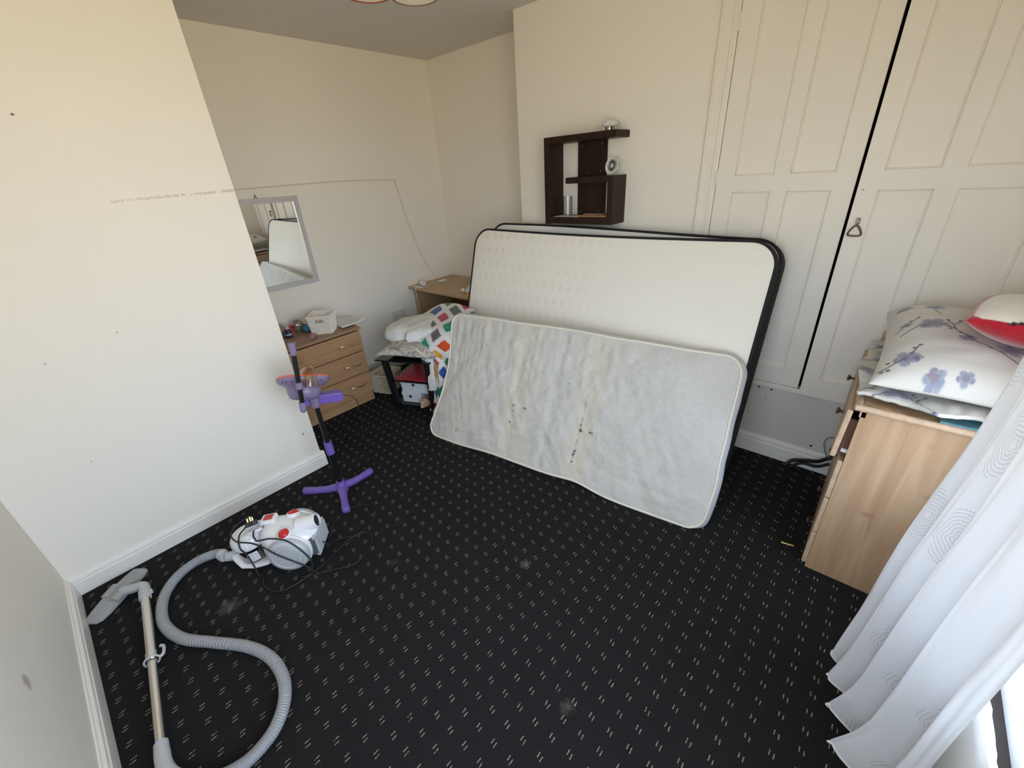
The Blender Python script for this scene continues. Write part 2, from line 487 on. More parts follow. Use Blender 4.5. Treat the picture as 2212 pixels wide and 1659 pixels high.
def carpet_mat():
    mt, nt, b = newmat('charcoal carpet with paired dashes')
    N = nt.nodes; L = nt.links
    tc = N.new('ShaderNodeTexCoord'); sp = N.new('ShaderNodeSeparateXYZ')
    # slight wobble
    nn = N.new('ShaderNodeTexNoise'); nn.inputs['Scale'].default_value = 55; nn.inputs['Detail'].default_value = 2
    L.new(tc.outputs['Object'], nn.inputs['Vector'])
    vs = N.new('ShaderNodeVectorMath'); vs.operation = 'MULTIPLY_ADD'
    vs.inputs[1].default_value = (0.005, 0.005, 0)
    L.new(nn.outputs['Color'], vs.inputs[0]); L.new(tc.outputs['Object'], vs.inputs[2])
    L.new(vs.outputs[0], sp.inputs[0])

    def mth(op, a, b_=None, c=None):
        n = N.new('ShaderNodeMath'); n.operation = op
        for i, v in enumerate((a, b_, c)):
            if v is None: continue
            if isinstance(v, (int, float)): n.inputs[i].default_value = v
            else: L.new(v, n.inputs[i])
        return n.outputs[0]
    PX, PY = 0.0685, 0.0660
    fx = mth('MULTIPLY', mth('SUBTRACT', mth('FRACT', mth('DIVIDE', mth('ADD', sp.outputs['X'], 1.9285 + 0.0685 / 2 + 10 * PX), PX)), 0.5), PX)
    fy = mth('MULTIPLY', mth('SUBTRACT', mth('FRACT', mth('DIVIDE', mth('ADD', sp.outputs['Y'], -0.0820 + 0.0660 / 2 + 10 * PY), PY)), 0.5), PY)

    def dash(cx, cy, hx, hy):
        ax = mth('ABSOLUTE', mth('SUBTRACT', fx, cx)); ay = mth('ABSOLUTE', mth('SUBTRACT', fy, cy))
        return mth('MULTIPLY', mth('LESS_THAN', ax, hx), mth('LESS_THAN', ay, hy))
    d = mth('MAXIMUM', dash(-0.0065, 0.0024, 0.0016, 0.0085), dash(0.0065, -0.0024, 0.0016, 0.0085))
    # patchy wear of the dashes
    n2 = N.new('ShaderNodeTexNoise'); n2.inputs['Scale'].default_value = 160; n2.inputs['Detail'].default_value = 2
    L.new(tc.outputs['Object'], n2.inputs['Vector'])
    mr = N.new('ShaderNodeMapRange'); mr.inputs['From Min'].default_value = 0.30; mr.inputs['From Max'].default_value = 0.46
    L.new(n2.outputs['Fac'], mr.inputs['Value'])
    d = mth('MULTIPLY', d, mr.outputs[0])
    n3 = N.new('ShaderNodeTexNoise'); n3.inputs['Scale'].default_value = 420; n3.inputs['Detail'].default_value = 3
    L.new(tc.outputs['Object'], n3.inputs['Vector'])
    rp = N.new('ShaderNodeValToRGB')
    rp.color_ramp.elements[0].position = 0.35; rp.color_ramp.elements[0].color = (0.007, 0.007, 0.0075, 1)
    rp.color_ramp.elements[1].position = 0.72; rp.color_ramp.elements[1].color = (0.032, 0.031, 0.032, 1)
    L.new(n3.outputs['Fac'], rp.inputs[0])
    # grey smears and pale crumbs
    last = rp.outputs[0]
    for (x, y, r, amt) in ((-1.426, 0.626, 0.035, 0.10), (-0.92, 1.011, 0.035, 0.35), (-0.436, 0.645, 0.035, 0.22), (-1.819, 0.02, 0.06, 0.28), (-1.75, -0.30, 0.0, 0)):
        if r == 0: continue
        mp = N.new('ShaderNodeMapping'); mp.inputs['Location'].default_value = (-x / r, -y / r, 0); mp.inputs['Scale'].default_value = (1 / r, 1 / r, 0)
        L.new(tc.outputs['Object'], mp.inputs[0])
        ln = N.new('ShaderNodeVectorMath'); ln.operation = 'LENGTH'; L.new(mp.outputs[0], ln.inputs[0])
        q = N.new('ShaderNodeTexNoise'); q.inputs['Scale'].default_value = 2.5; q.inputs['Detail'].default_value = 4; L.new(mp.outputs[0], q.inputs['Vector'])
        s = mth('ADD', ln.outputs['Value'], mth('MULTIPLY', q.outputs['Fac'], 2.0))
        r5 = N.new('ShaderNodeMapRange'); r5.inputs['From Min'].default_value = 1.0; r5.inputs['From Max'].default_value = 1.8
        r5.inputs['To Min'].default_value = amt; r5.inputs['To Max'].default_value = 0
        L.new(s, r5.inputs['Value'])
        mx = N.new('ShaderNodeMix'); mx.data_type = 'RGBA'; mx.inputs[7].default_value = (0.30, 0.29, 0.27, 1)
        L.new(r5.outputs[0], mx.inputs[0]); L.new(last, mx.inputs[6]); last = mx.outputs[2]
    v = N.new('ShaderNodeTexVoronoi'); v.inputs['Scale'].default_value = 9.0; v.inputs['Randomness'].default_value = 1.0
    mp = N.new('ShaderNodeMapping'); mp.inputs['Scale'].default_value = (1, 1, 0); L.new(tc.outputs['Object'], mp.inputs[0]); L.new(mp.outputs[0], v.inputs['Vector'])
    crumb = mth('LESS_THAN', v.outputs['Distance'], 0.028)
    sc = N.new('ShaderNodeSeparateColor'); L.new(v.outputs['Color'], sc.inputs[0])
    crumb = mth('MULTIPLY', crumb, mth('GREATER_THAN', sc.outputs[0], 0.80))
    mx = N.new('ShaderNodeMix'); mx.data_type = 'RGBA'; mx.inputs[7].default_value = (0.32, 0.30, 0.26, 1)
    L.new(mth('MULTIPLY', crumb, 0.8), mx.inputs[0]); L.new(last, mx.inputs[6]); last = mx.outputs[2]
    mx = N.new('ShaderNodeMix'); mx.data_type = 'RGBA'; mx.inputs[7].default_value = (0.36, 0.31, 0.24, 1)
    L.new(mth('MULTIPLY', d, 0.92), mx.inputs[0]); L.new(last, mx.inputs[6])
    L.new(mx.outputs[2], b.inputs['Base Color'])
    b.inputs['Roughness'].default_value = 0.95
    b.inputs['Specular IOR Level'].default_value = 0.1
    add_bump(nt, b, n3.outputs['Fac'], 0.6, 0.004)
    return mt


m_carpet = carpet_mat()

# ------------------------------------------------------------------ the room
XL, XA, XR = -2.47, -3.41, 0.50        # chimney breast face, alcove wall, window wall
YN, YB, YF, YFA, YC = -0.43, 0.80, 2.56, 2.90, 3.02
XS = -2.14                             # left end of the shelf wall
H = 2.545
T = 0.12
struct('floor', MB().box(XA - T, XR + T, YN - T, YC, -0.06, 0), m_carpet)
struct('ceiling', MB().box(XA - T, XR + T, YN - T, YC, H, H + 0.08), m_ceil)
NX0, NX1, NZ0, NZ1 = -0.80, 0.20, 0.95, 2.05       # added unseen window behind the camera, brightens far wall and mattresses
mb = MB().box(XA - T, NX0, YN - T, YN, 0, H).box(NX1, XR + T, YN - T, YN, 0, H)
mb.box(NX0, NX1, YN - T, YN, 0, NZ0).box(NX0, NX1, YN - T, YN, NZ1, H)
struct('wall_near', mb, m_wall_near)
struct('wall_chimney_breast', MB().box(XA, XL, YN, YB, 0, H), m_wall_left, bevel=0.004)
struct('wall_left', MB().box(XA - T, XA, YN - T, YC, 0, H), m_wall)
struct('wall_back', MB().box(XA, XS, YFA, YC, 0, H), m_wall)
XD0, XD1 = -0.775, 0.462               # cupboard opening
mb = MB().box(XS, XD0 - 0.095, YF, YC, 0, H)
mb.box(XD0 - 0.095, XR, YF, YC, 2.42, H)
struct('wall_far', mb, m_wall, bevel=0.004)
# window wall with its opening
WY0, WY1, WZ0, WZ1 = -0.36, 1.70, 0.52, 2.42
mb = MB().box(XR, XR + T, YN, WY0, 0, H).box(XR, XR + T, WY1, YC, 0, H)
mb.box(XR, XR + T, WY0, WY1, 0, WZ0 - 0.02).box(XR, XR + T, WY0, WY1, WZ1, H)
struct('wall_right', mb, m_wall)
# low boxed panel under the window, white edge on top, dark gap, frame
struct('wall_right_sill_box', MB().box(0.425, XR, YN, 1.68, 0, WZ0 - 0.025), m_wall)
mb = MB()
P = []
for k in range(121):
    y = YN + (1.69 - YN) * k / 120
    e = 0.003 * nz(y, 0, 0, 40)
    P.append([Vector((0.418 + e, y, WZ0 - 0.05)), Vector((0.416 + e, y, WZ0 - 0.022)), Vector((0.421 + e, y, WZ0 + 0.001)), Vector((0.435 + e, y, WZ0)), Vector((0.436, y, WZ0 - 0.03))])
mb.grid(P)
struct('trim_1', mb, m_trim)
struct('trim_2', MB().box(0.436, 0.459, YN, 1.68, WZ0 - 0.025, WZ0 - 0.012), m_slate)

win = thing('window_1', 'white plastic window frame beside the white curtain', 'window', (0.475, 0.75, WZ0), 0)
del win['category'], win['label']
win['kind'] = 'structure'
mb = MB()
fx0, fx1 = 0.459, 0.505
for (a, b_, c, d) in ((WY0, WY1, WZ0 - 0.02, WZ0 + 0.03), (WY0, WY1, WZ1 - 0.06, WZ1), (WY0, WY0 + 0.05, WZ0, WZ1), (WY1 - 0.05, WY1, WZ0, WZ1), (0.73, 0.79, WZ0, WZ1)):
    mb.box(fx0, fx1, a, b_, c, d)
build('window_frame', mb, m_upvc, win, bevel=0.004)
build('pane', MB().box(0.480, 0.484, WY0 + 0.05, 0.73, WZ0 + 0.03, WZ1 - 0.06), m_glass, win)
build('pane', MB().box(0.480, 0.484, 0.79, WY1 - 0.05, WZ0 + 0.03, WZ1 - 0.06), m_glass, win)
added_win = thing('added_window', 'added unseen white framed window', 'window', (-0.30, YN - 0.06, NZ0), 0)  # made-up window, gives extra daylight from behind the camera
del added_win['category'], added_win['label']
added_win['kind'] = 'structure'
mb = MB()
for (a, b_, c, d) in ((NX0, NX1, NZ0, NZ0 + 0.05), (NX0, NX1, NZ1 - 0.05, NZ1), (NX0, NX0 + 0.05, NZ0 + 0.05, NZ1 - 0.05), (NX1 - 0.05, NX1, NZ0 + 0.05, NZ1 - 0.05), (-0.325, -0.275, NZ0 + 0.05, NZ1 - 0.05)):
    mb.box(a, b_, YN - 0.09, YN - 0.04, c, d)
build('window_frame', mb, m_upvc, added_win)
build('pane', MB().box(NX0 + 0.05, -0.325, YN - 0.067, YN - 0.063, NZ0 + 0.05, NZ1 - 0.05), m_glass, added_win)
build('pane', MB().box(-0.275, NX1 - 0.05, YN - 0.067, YN - 0.063, NZ0 + 0.05, NZ1 - 0.05), m_glass, added_win)
struct('trim_3', MB().box(0.505, 0.95, -0.6, 2.2, WZ0 - 0.10, WZ0 - 0.012), m_concrete)

# skirting boards
def skirting(name, a, b_, nrm, h=0.105, t=0.018):
    n = Vector((*nrm, 0))
    prof = [(0, 0), (t, 0), (t, h * 0.66), (t * 0.78, h * 0.70), (t * 0.78, h * 0.74), (t * 0.95, h * 0.78), (t * 0.8, h * 0.88), (t * 0.35, h * 0.95), (t * 0.3, h), (0, h)]
    offs = [n * p[0] + Vector((0, 0, p[1])) for p in prof]
    return struct(name, MB().prism(offs, ((*a, 0), (*b_, 0))), m_trim)


skirting('baseboard_chimney', (XL, YN), (XL, YB + 0.018), (1, 0))
skirting('baseboard_chimney_return', (XL + 0.0, YB), (XA, YB), (0, 1))
skirting('baseboard_near', (XL, YN), (XR - 0.08, YN), (0, 1), h=0.11)
skirting('baseboard_left', (XA, YB), (XA, YFA), (1, 0), h=0.15)
skirting('baseboard_back', (XA, YFA), (XS, YFA), (0, -1), h=0.15)
skirting('baseboard_far_return', (XS, YFA), (XS, YF - 0.018), (-1, 0), h=0.125)
skirting('baseboard_far', (XS - 0.018, YF), (XR, YF), (0, -1), h=0.125)
skirting('baseboard_right', (XR, 1.70), (XR, YF), (-1, 0), h=0.125)

# peeling strip on the chimney breast
mb = MB()
for k in range(60):
    y = 0.325 + k * (0.475 / 60)
    if k > 2 and random.random() < 0.10: continue
    z = 1.6405 + 0.012 * k / 60 + random.uniform(-0.0015, 0.0015)
    hh = 0.0045 + random.uniform(-0.001, 0.002)
    z0 = z - hh; z1 = z + hh
    mb.box(XL, XL + random.uniform(0.0012, 0.0030), y, y + 0.0072, z0, z1)
tag(build('tape_strip', mb, plain('yellowed torn strip', (0.68, 0.62, 0.52), 0.3, amt=0.35, scale=90)), 'torn strip of old tape running along the bright wall to its corner', 'tape')

# thin cable along the alcove wall down to the desk
cp = [(XA + 0.004, 0.81, 1.655), (XA + 0.004, 1.2, 1.658), (XA + 0.004, 1.9, 1.668), (XA + 0.004, 2.34, 1.652), (XA + 0.004, 2.372, 1.635), (XA + 0.004, 2.385, 1.58), (XA + 0.004, 2.42, 1.42),
      (XA + 0.004, 2.46, 1.24), (XA + 0.004, 2.53, 1.03), (XA + 0.006, 2.60, 0.86), (XA + 0.02, 2.665, 0.752)]
cb = build('wall_cable', MB().tube(smooth_path(cp, 8), 0.0042, n=6), m_cable)
tag(cb, 'thin white cable tacked along the alcove wall down to the desk', 'cable')

# ------------------------------------------------------------------ built in cupboard
cup = thing('built_in_cupboard', 'tall built-in wall cupboard with two old white panelled doors, right door ajar', 'cupboard', (-0.18, YF, 0))
mb = MB()
# architrave on the left, ledge, head
mb.box(XD0 - 0.095, XD0 - 0.012, YF - 0.012, YF + 0.06, 0.12, 2.42)
mb.box(XD0 - 0.095, XD0 - 0.083, YF - 0.020, YF, 0.12, 2.42)
mb.box(XD0 - 0.040, XD0 - 0.026, YF - 0.017, YF, 0.12, 2.42)
mb.box(XD1 + 0.01, XR, YF - 0.012, YF + 0.06, 0.12, 2.42)
mb.box(XD0 - 0.012, XD1 + 0.01, YF - 0.012, YF + 0.04, 0.452, 0.482)
mb.box(XD0 - 0.012, XD1 + 0.01, YF - 0.006, YF + 0.04, 2.395, 2.42)
build('frame', mb, m_door, cup, bevel=0.004)
mb = MB().box(XD0 - 0.095, XR, YF + 0.002, YF + 0.02, 0.10, 0.455)
build('lower_panel', mb, m_panel, cup)['label'] = 'grey-white flat panel below the doors'
for (x, z, r) in ((-0.377, 0.437, 0.0055), (-0.312, 0.437, 0.0055), (-0.331, 0.375, 0.003), (-0.055, 0.148, 0.006)):
    build('screw_hole', MB().cyl((x, YF + 0.003, z), (x, YF + 0.0005, z), r, n=10), m_black, cup)
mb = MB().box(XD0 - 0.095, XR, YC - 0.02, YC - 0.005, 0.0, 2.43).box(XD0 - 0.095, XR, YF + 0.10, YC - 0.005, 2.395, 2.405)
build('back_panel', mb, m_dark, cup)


def panel_door(name, x0, x1, sx, z0, z1, rails, mx, Mt, lab=None):
    """sx: list of panel x ranges; rails: panel z ranges"""
    mb = MB()
    th = 0.034
    xs = [x0] + [v for r in sx for v in r] + [x1]
    for i in range(0, len(xs), 2):
        mb.box(xs[i], xs[i + 1], 0, th, z0, z1, Mt)
    zs = [z0] + [v for r in rails for v in r] + [z1]
    for (a, b_) in sx:
        for i in range(0, len(zs), 2):
            mb.box(a, b_, 0, th, zs[i], zs[i + 1], Mt)
    d = build(name, mb, mx, cup)
    pb = MB()
    e = 0.012
    for (a, b_) in sx:
        for (c, d_) in rails:
            pb.box(a, b_, e + 0.003, th - 0.006, c, d_, Mt)
            # thin bead round the panel
            for (p, q, r_, s) in ((a, a + 0.006, c, d_), (b_ - 0.006, b_, c, d_), (a, b_, c, c + 0.006), (a, b_, d_ - 0.006, d_)):
                pb.box(p, q, e - 0.005, e + 0.004, r_, s, Mt)
    build('door_panel', pb, mx, d, bevel=0.002)
    return d


Ml = Matrix.Translation((0, YF - 0.012, 0))
dl = panel_door('door', -0.783, -0.192, [(-0.698, -0.521), (-0.453, -0.274)], 0.487, 2.39, [(0.586, 1.491), (1.567, 2.30)], m_door, Ml)
hinge_x = XD1
ang = R(-2.6)
Mr = Matrix.Translation((hinge_x, YF - 0.012, 0)) @ Matrix.Rotation(-ang, 4, 'Z') @ Matrix.Translation((-hinge_x, 0, 0))
dr = panel_door('door', -0.178, XD1, [(-0.105, 0.072), (0.143, 0.382)], 0.472, 2.39, [(0.575, 1.490), (1.567, 2.30)], m_door, Mr)
# scalloped finger plates


def finger_plate(M, xc, z0, z1, w, par):
    pts = []
    for k in range(13):
        t = k / 12
        x = xc - w / 2 + w * t
        pts.append((x, z0 - 0.018 * math.sin(PI * t) ** 2 + 0.006 * math.cos(4 * PI * t)))
    top = [(x, z1 + (z0 - z)) for x, z in reversed(pts)]
    pr = pts + top
    vs = [M @ Vector((x, -0.0035, z)) for x, z in pr] + [M @ Vector((x, 0.001, z)) for x, z in pr]
    n = len(pr)
    fs = [tuple(range(n))] + [(i, (i + 1) % n, n + (i + 1) % n, n + i) for i in range(n)]
    build('finger_plate', MB().add(vs, fs), m_door, par, bevel=0.001)


finger_plate(Ml, -0.232, 0.985, 1.26, 0.062, dl)
finger_plate(Mr, -0.140, 0.985, 1.27, 0.060, dr)
# triangular drop handle on the right door
hp = Mr @ Vector((-0.142, 0, 0))
hx, hy = hp.x, hp.y
mb = MB()
mb.cyl((hx, hy, 1.365), (hx, hy - 0.02, 1.365), 0.008, n=12)
mb.tube([(hx, hy - 0.014, 1.366), (hx, hy - 0.016, 1.345)], 0.0035, n=8)
tri = [(hx, hy - 0.017, 1.348), (hx - 0.024, hy - 0.012, 1.306), (hx + 0.024, hy - 0.012, 1.306)]
mb.tube(smooth_path(tri, 6, closed=True), 0.004, n=8, closed=True)
mb.box(hx - 0.008, hx + 0.008, hy - 0.003, hy, 1.352, 1.378)
build('handle', mb, m_bronze, dr)['label'] = 'small triangular drop handle'
mb = MB().box(hx - 0.020, hx - 0.010, hy - 0.006, hy, 1.49, 1.494)
build('latch', mb, m_bronze, dr)
for z in (1.56, 0.75, 2.2):
    build('hinge', MB().cyl((-0.785, YF - 0.016, z - 0.035), (-0.785, YF - 0.016, z + 0.035), 0.005, n=8), m_door, dl)

# ------------------------------------------------------------------ dark wall shelf
shf = thing('wall_shelf', 'dark walnut open wall shelf with stepped boards above the mattresses', 'shelf', (-1.55, YF, 1.33))
yf = YF - 0.16
mb = MB().box(-1.802, -1.764, yf, YF, 1.327, 1.828)
build('side_board', mb, m_walnut, shf, bevel=0.0015)
build('side_board', MB().box(-1.346, -1.308, yf, YF, 1.331, 1.600), m_walnut, shf, bevel=0.0015)
build('top_board', MB().box(-1.764, -1.303, yf, YF, 1.792, 1.828), m_walnut, shf, bevel=0.0015)
build('middle_board', MB().box(-1.640, -1.346, yf, YF, 1.566, 1.600), m_walnut, shf, bevel=0.0015)
build('bottom_board', MB().box(-1.764, -1.346, yf, YF, 1.331, 1.372), m_walnut, shf, bevel=0.0015)
bb = build('back_board', MB().box(-1.640, -1.440, YF - 0.018, YF - 0.002, 1.372, 1.566).box(-1.640, -1.440, YF - 0.018, YF - 0.002, 1.600, 1.792), m_walnut, shf)
for x, z in ((-1.61, 1.77), (-1.47, 1.775), (-1.56, 1.617), (-1.475, 1.625), (-1.61, 1.395), (-1.48, 1.395)):
    build('screw_cap', MB().cyl((x, YF - 0.019, z), (x, YF - 0.022, z), 0.006, n=12), m_bronze, bb)

# things on the shelf
o = thing('tealight_holder', 'white round footed holder on top of the dark wall shelf', 'candle holder', (-1.385, 2.47, 1.828))
mb = MB().lathe([(0.0, 0.018), (0.034, 0.018), (0.045, 0.026), (0.047, 0.034), (0.038, 0.046), (0.02, 0.053), (0.0, 0.054)], n=28)
build('bowl', mb, m_white, o, world=False)
mb = MB()
for k in range(8):
    a = k * PI / 4
    mb.cyl((0.028 * math.cos(a), 0.028 * math.sin(a), 0.0), (0.036 * math.cos(a), 0.036 * math.sin(a), 0.020), 0.0035, n=8)
mb.cyl((0, 0, 0.006), (0, 0, 0.019), 0.012, n=12)
build('foot', mb, m_chrome, o, world=False)

o = thing('ribbed_dish', 'small white ribbed round dish standing upright on the middle shelf board', 'dish', (-1.362, 2.48, 1.600))
Md = Matrix.Translation((0, 0, 0.050)) @ Matrix.Rotation(R(-15), 4, 'Z') @ Matrix.Rotation(R(80), 4, 'X')
mb = MB()
P = []
for r, z in ((0.0005, 0.003), (0.010, 0.003), (0.012, 0.001), (0.030, 0.004), (0.047, 0.010), (0.049, 0.007), (0.03, -0.002), (0.0005, -0.004)):
    row = []
    for k in range(72):
        a = 2 * PI * k / 72
        zz = z + (0.0032 * (1 if k % 3 == 0 else -0.6) if 0.011 < r < 0.046 else 0)
        row.append(Md @ Vector((r * math.cos(a), r * math.sin(a), zz)))
    P.append(row)
mb.grid(P, closed_u=True)
build('plate', mb, m_white, o, world=False)
mb = MB()
for k in range(24):
    a = 2 * PI * k / 24
    mb.box(0.014, 0.043, -0.0016, 0.0016, 0.003, 0.0065, Md @ Matrix.Rotation(a, 4, 'Z'))
build('groove_shade', mb, plain('painted rib shade', (0.10, 0.095, 0.09), 0.6), o, world=False)  # dark bars paint the shade between the ribs of the white dish

mb = MB().lathe([(0.030, 0.0), (0.030, 0.008), (0.0300, 0.118), (0.0285, 0.118), (0.0285, 0.010), (0.0, 0.010)], Matrix.Translation((-1.672, 2.475, 1.3735)), n=24)
for k in range(6):
    mb.tube([Vector((-1.672, 2.475, 1.3735)) + Vector((0.0302 * math.cos(a), 0.0302 * math.sin(a), 0.02 + k * 0.017)) for a in [2 * PI * i / 24 for i in range(24)]], 0.0012, n=5, closed=True)
tag(build('glass_tumbler', mb, m_tumbler), 'clear cut glass tumbler at the left end of the bottom shelf board', 'glass')

mb = MB().box(-1.745, -1.60, yf + 0.010, 2.50, 1.372, 1.3732)
tag(build('paper_sheet', mb, m_paper), 'flat grey paper lying under the glass tumbler', 'paper')
mb = MB().box(-1.585, -1.36, yf + 0.03, yf + 0.06, 1.372, 1.380, Matrix.Identity(4)).box(-1.57, -1.42, 2.50, 2.53, 1.372, 1.384)
tag(build('wooden_block', mb, m_oak, bevel=0.001), 'small loose wooden offcuts on the bottom shelf board', 'wood')
mb = MB().box(-1.592, -1.55, yf + 0.008, yf + 0.026, 1.372, 1.375)
tag(build('matchbook', mb, m_cream), 'tiny pale card piece at the front of the bottom shelf board', 'card')

# ------------------------------------------------------------------ mattresses


def rrect(s, t, hx, hy, Rc):
    """map square [-1,1]^2 to a rounded rectangle"""
    r = max(abs(s), abs(t))
    if r < 1e-9: return 0.0, 0.0
    bx, by = s / r * hx, t / r * hy
    cx, cy = hx - Rc, hy - Rc
    if abs(bx) > cx and abs(by) > cy:
        sx, sy = math.copysign(1, bx), math.copysign(1, by)
        qx, qy = abs(bx) - cx, abs(by) - cy
        l = math.hypot(qx, qy)
        bx, by = sx * (cx + Rc * qx / l), sy * (cy + Rc * qy / l)
    return bx * r, by * r


def outline(L, W, Rc, n=14):
    pts = []
    for cx, cy, a0 in ((L - Rc, Rc, -PI / 2), (L - Rc, W - Rc, 0), (Rc, W - Rc, PI / 2), (Rc, Rc, PI)):
        for k in range(n + 1):
            a = a0 + PI / 2 * k / n
            pts.append((cx + Rc * math.cos(a), cy + Rc * math.sin(a)))
    # densify straights
    out = []
    N = len(pts)
    for i in range(N):
        a, b_ = pts[i], pts[(i + 1) % N]
        d = math.hypot(b_[0] - a[0], b_[1] - a[1])
        m_ = max(1, int(d / 0.03))
        for k in range(m_):
            out.append((a[0] + (b_[0] - a[0]) * k / m_, a[1] + (b_[1] - a[1]) * k / m_))
    return out


def mattress(root, frame, L, W, TH, Rc, nx, ny, warp, puff, wrinkle, paint, mats, pipe_r, names, bulge_r=0.008):
    B, a, u, n = frame                      # n points to the back

    def P(x, y, d):
        wx, wy, wd = warp(x, y)
        return B + a * (x + wx) + u * (y + wy) + n * (d + wd)
    rows = []; cols = []
    for j in range(ny):
        row = []
        for i in range(nx):
            s = -1 + 2 * i / (nx - 1); t = -1 + 2 * j / (ny - 1)
            x, y = rrect(s, t, L / 2, W / 2, Rc)
            x += L / 2; y += W / 2
            r = max(abs(s), abs(t))
            e = min(L / 2 * (1 - abs(s)), W / 2 * (1 - abs(t)))
            rim = math.exp(-e / 0.03)
            d = -puff * (1 - math.exp(-e / 0.05)) + wrinkle(x, y) * (1 - rim)
            row.append(P(x, y, d))
            cols.append(paint(x, y))
        rows.append(row)
    mb = MB().grid(rows)
    build(names[0], mb, mats[0], root, cols=np.array(cols, dtype=np.float32))
    # back
    rows = []
    for j in range(24):
        row = []
        for i in range(40):
            x, y = rrect(-1 + 2 * i / 39, -1 + 2 * j / 23, L / 2, W / 2, Rc)
            row.append(P(x + L / 2, y + W / 2, TH))
        rows.append(row)
    # border
    ol = outline(L, W, Rc)
    bd = MB()
    rr = []
    for k in range(7):
        t = k / 6
        row = []
        for i, (x, y) in enumerate(ol):
            x0, y0 = ol[i - 1]; x1, y1 = ol[(i + 1) % len(ol)]
            tx, ty = x1 - x0, y1 - y0
            l = math.hypot(tx, ty); ox, oy = ty / l, -tx / l
            bulge = bulge_r * math.sin(PI * t) + 0.003 * nz(x * 14, y * 14, t * 3) * math.sin(PI * t)
            row.append(P(x + ox * bulge, y + oy * bulge, TH * t))
        rr.append(row)
    bd.grid(rr, closed_u=True)
    bd.grid(rows)
    build(names[1], bd, mats[1], root)
    for d in (0.0, TH):
        build('piping', MB().tube([P(x, y, d) for x, y in ol], pipe_r, n=8, closed=True), mats[2], root)
    return P


def mframe(x, y, h, th):
    a = Vector((math.cos(h), math.sin(h), 0)); nh = Vector((-math.sin(h), math.cos(h), 0))
    u = nh * math.sin(th) + Vector((0, 0, math.cos(th)))
    n = nh * math.cos(th) - Vector((0, 0, math.sin(th)))
    return Vector((x, y, 0)), a, u, n


# white double mattress with black border
m_knit = painted('white knitted ticking', bump=0.25, bscale=350, bdist=0.0012)
WT = 0.80


def paint_double(x, y):
    c = [0.86, 0.825, 0.735]
    if x < 1.25 and y > 0.55:
        row = (1.30 - y) / 0.100
        rj = round(row)
        off = 0.5 * (rj % 2)
        colf = (x - 0.06) / 0.068 - off
        cj = round(colf)
        dx = (colf - cj) * 0.068; dy = (row - rj) * 0.100
        q = abs(dx) / 0.015 + abs(dy) / 0.028
        f = sstep(1.35, 0.9, x + (1.2 - y) * 0.3) * (0.6 + 0.6 * nz(x * 3, y * 3, 4))
        if 0.45 < q < 1.0: c = [v * (1 - 0.15 * f * w_) for v, w_ in zip(c, (0.8, 1, 1.5))]
        elif q <= 0.2: c = [v * (1 - 0.05 * f) for v in c]
    return c


def wr_double(x, y):
    v = 0.004 * nz(x * 1.5, y * 1.5, 1)
    # short creases near the foot of the right edge
    if x > 1.5: v += 0.0022 * nz((x) * 4, y * 26, 2) * sstep(1.5, 1.9, x) * sstep(1.1, 0.5, y)
    v += 0.0012 * nz(x * 26, y * 2, 3) * sstep(0.9, 1.2, x)
    return v


def warp_double(x, y):
    t = x / 2.0
    return (0, -0.012 * math.sin(PI * t) * (y / 1.33), 0.012 * math.sin(PI * t))


fr = mframe(-2.435, 1.975, R(0.0), 0.30)
dbl = thing('double_mattress', 'white double mattress with black piping leaning behind the grey mattress', 'mattress', fr[0])
mattress(dbl, fr, 2.045, 1.343, 0.088, 0.13, 300, 190, warp_double, 0.010, wr_double, paint_double, (m_knit, m_blackfab, m_blackfab), 0.0075, ('cover', 'border'))
# zigzag quilting stitches on the right border
mb = MB()
B, a, u, n = fr
pts = []
for k in range(60):
    yv = 0.05 + 1.2 * k / 59
    pts.append(B + a * 2.056 + u * yv + n * (0.044 + 0.026 * (1 if k % 2 else -1)))
mb.tube(pts, 0.0013, n=5)
build('quilting', mb, plain('grey thread', (0.05, 0.05, 0.055), 0.6), dbl)

fr2 = mframe(-2.36, 2.085, R(-0.2), 0.285)
rear = thing('double_mattress', 'second white mattress with black border, hidden behind the first, against the wall', 'mattress', fr2[0])
mattress(rear, fr2, 1.975, 1.365, 0.07, 0.13, 60, 40, lambda x, y: (0, -0.035 * sstep(0.4, 2.0, x) * y / 1.36, 0), 0.010, lambda x, y: 0.0, lambda x, y: [0.80, 0.78, 0.72], (m_knit, m_blackfab, m_blackfab), 0.0075, ('cover', 'border'))

# grey single mattress with cream piping
m_tick = painted('grey quilted ticking', bump=0.45, bscale=260, bdist=0.002)
SPOTS = [(0.653, 0.481, .004), (0.665, 0.362, .006), (0.746, 0.362, .006), (0.758, 0.360, .004), (0.66, 0.322, .005), (0.656, 0.25, .006), (0.254, 0.089, .006), (1.009, 0.576, .004), (1.131, 0.356, .006), (1.134, 0.321, .009), (1.143, 0.32, .004),
         (1.20, 0.325, .006), (1.212, 0.325, .005), (1.19, 0.327, .004), (1.13, 0.125, .006), (1.126, 0.171, .008), (1.127, 0.19, .006)]


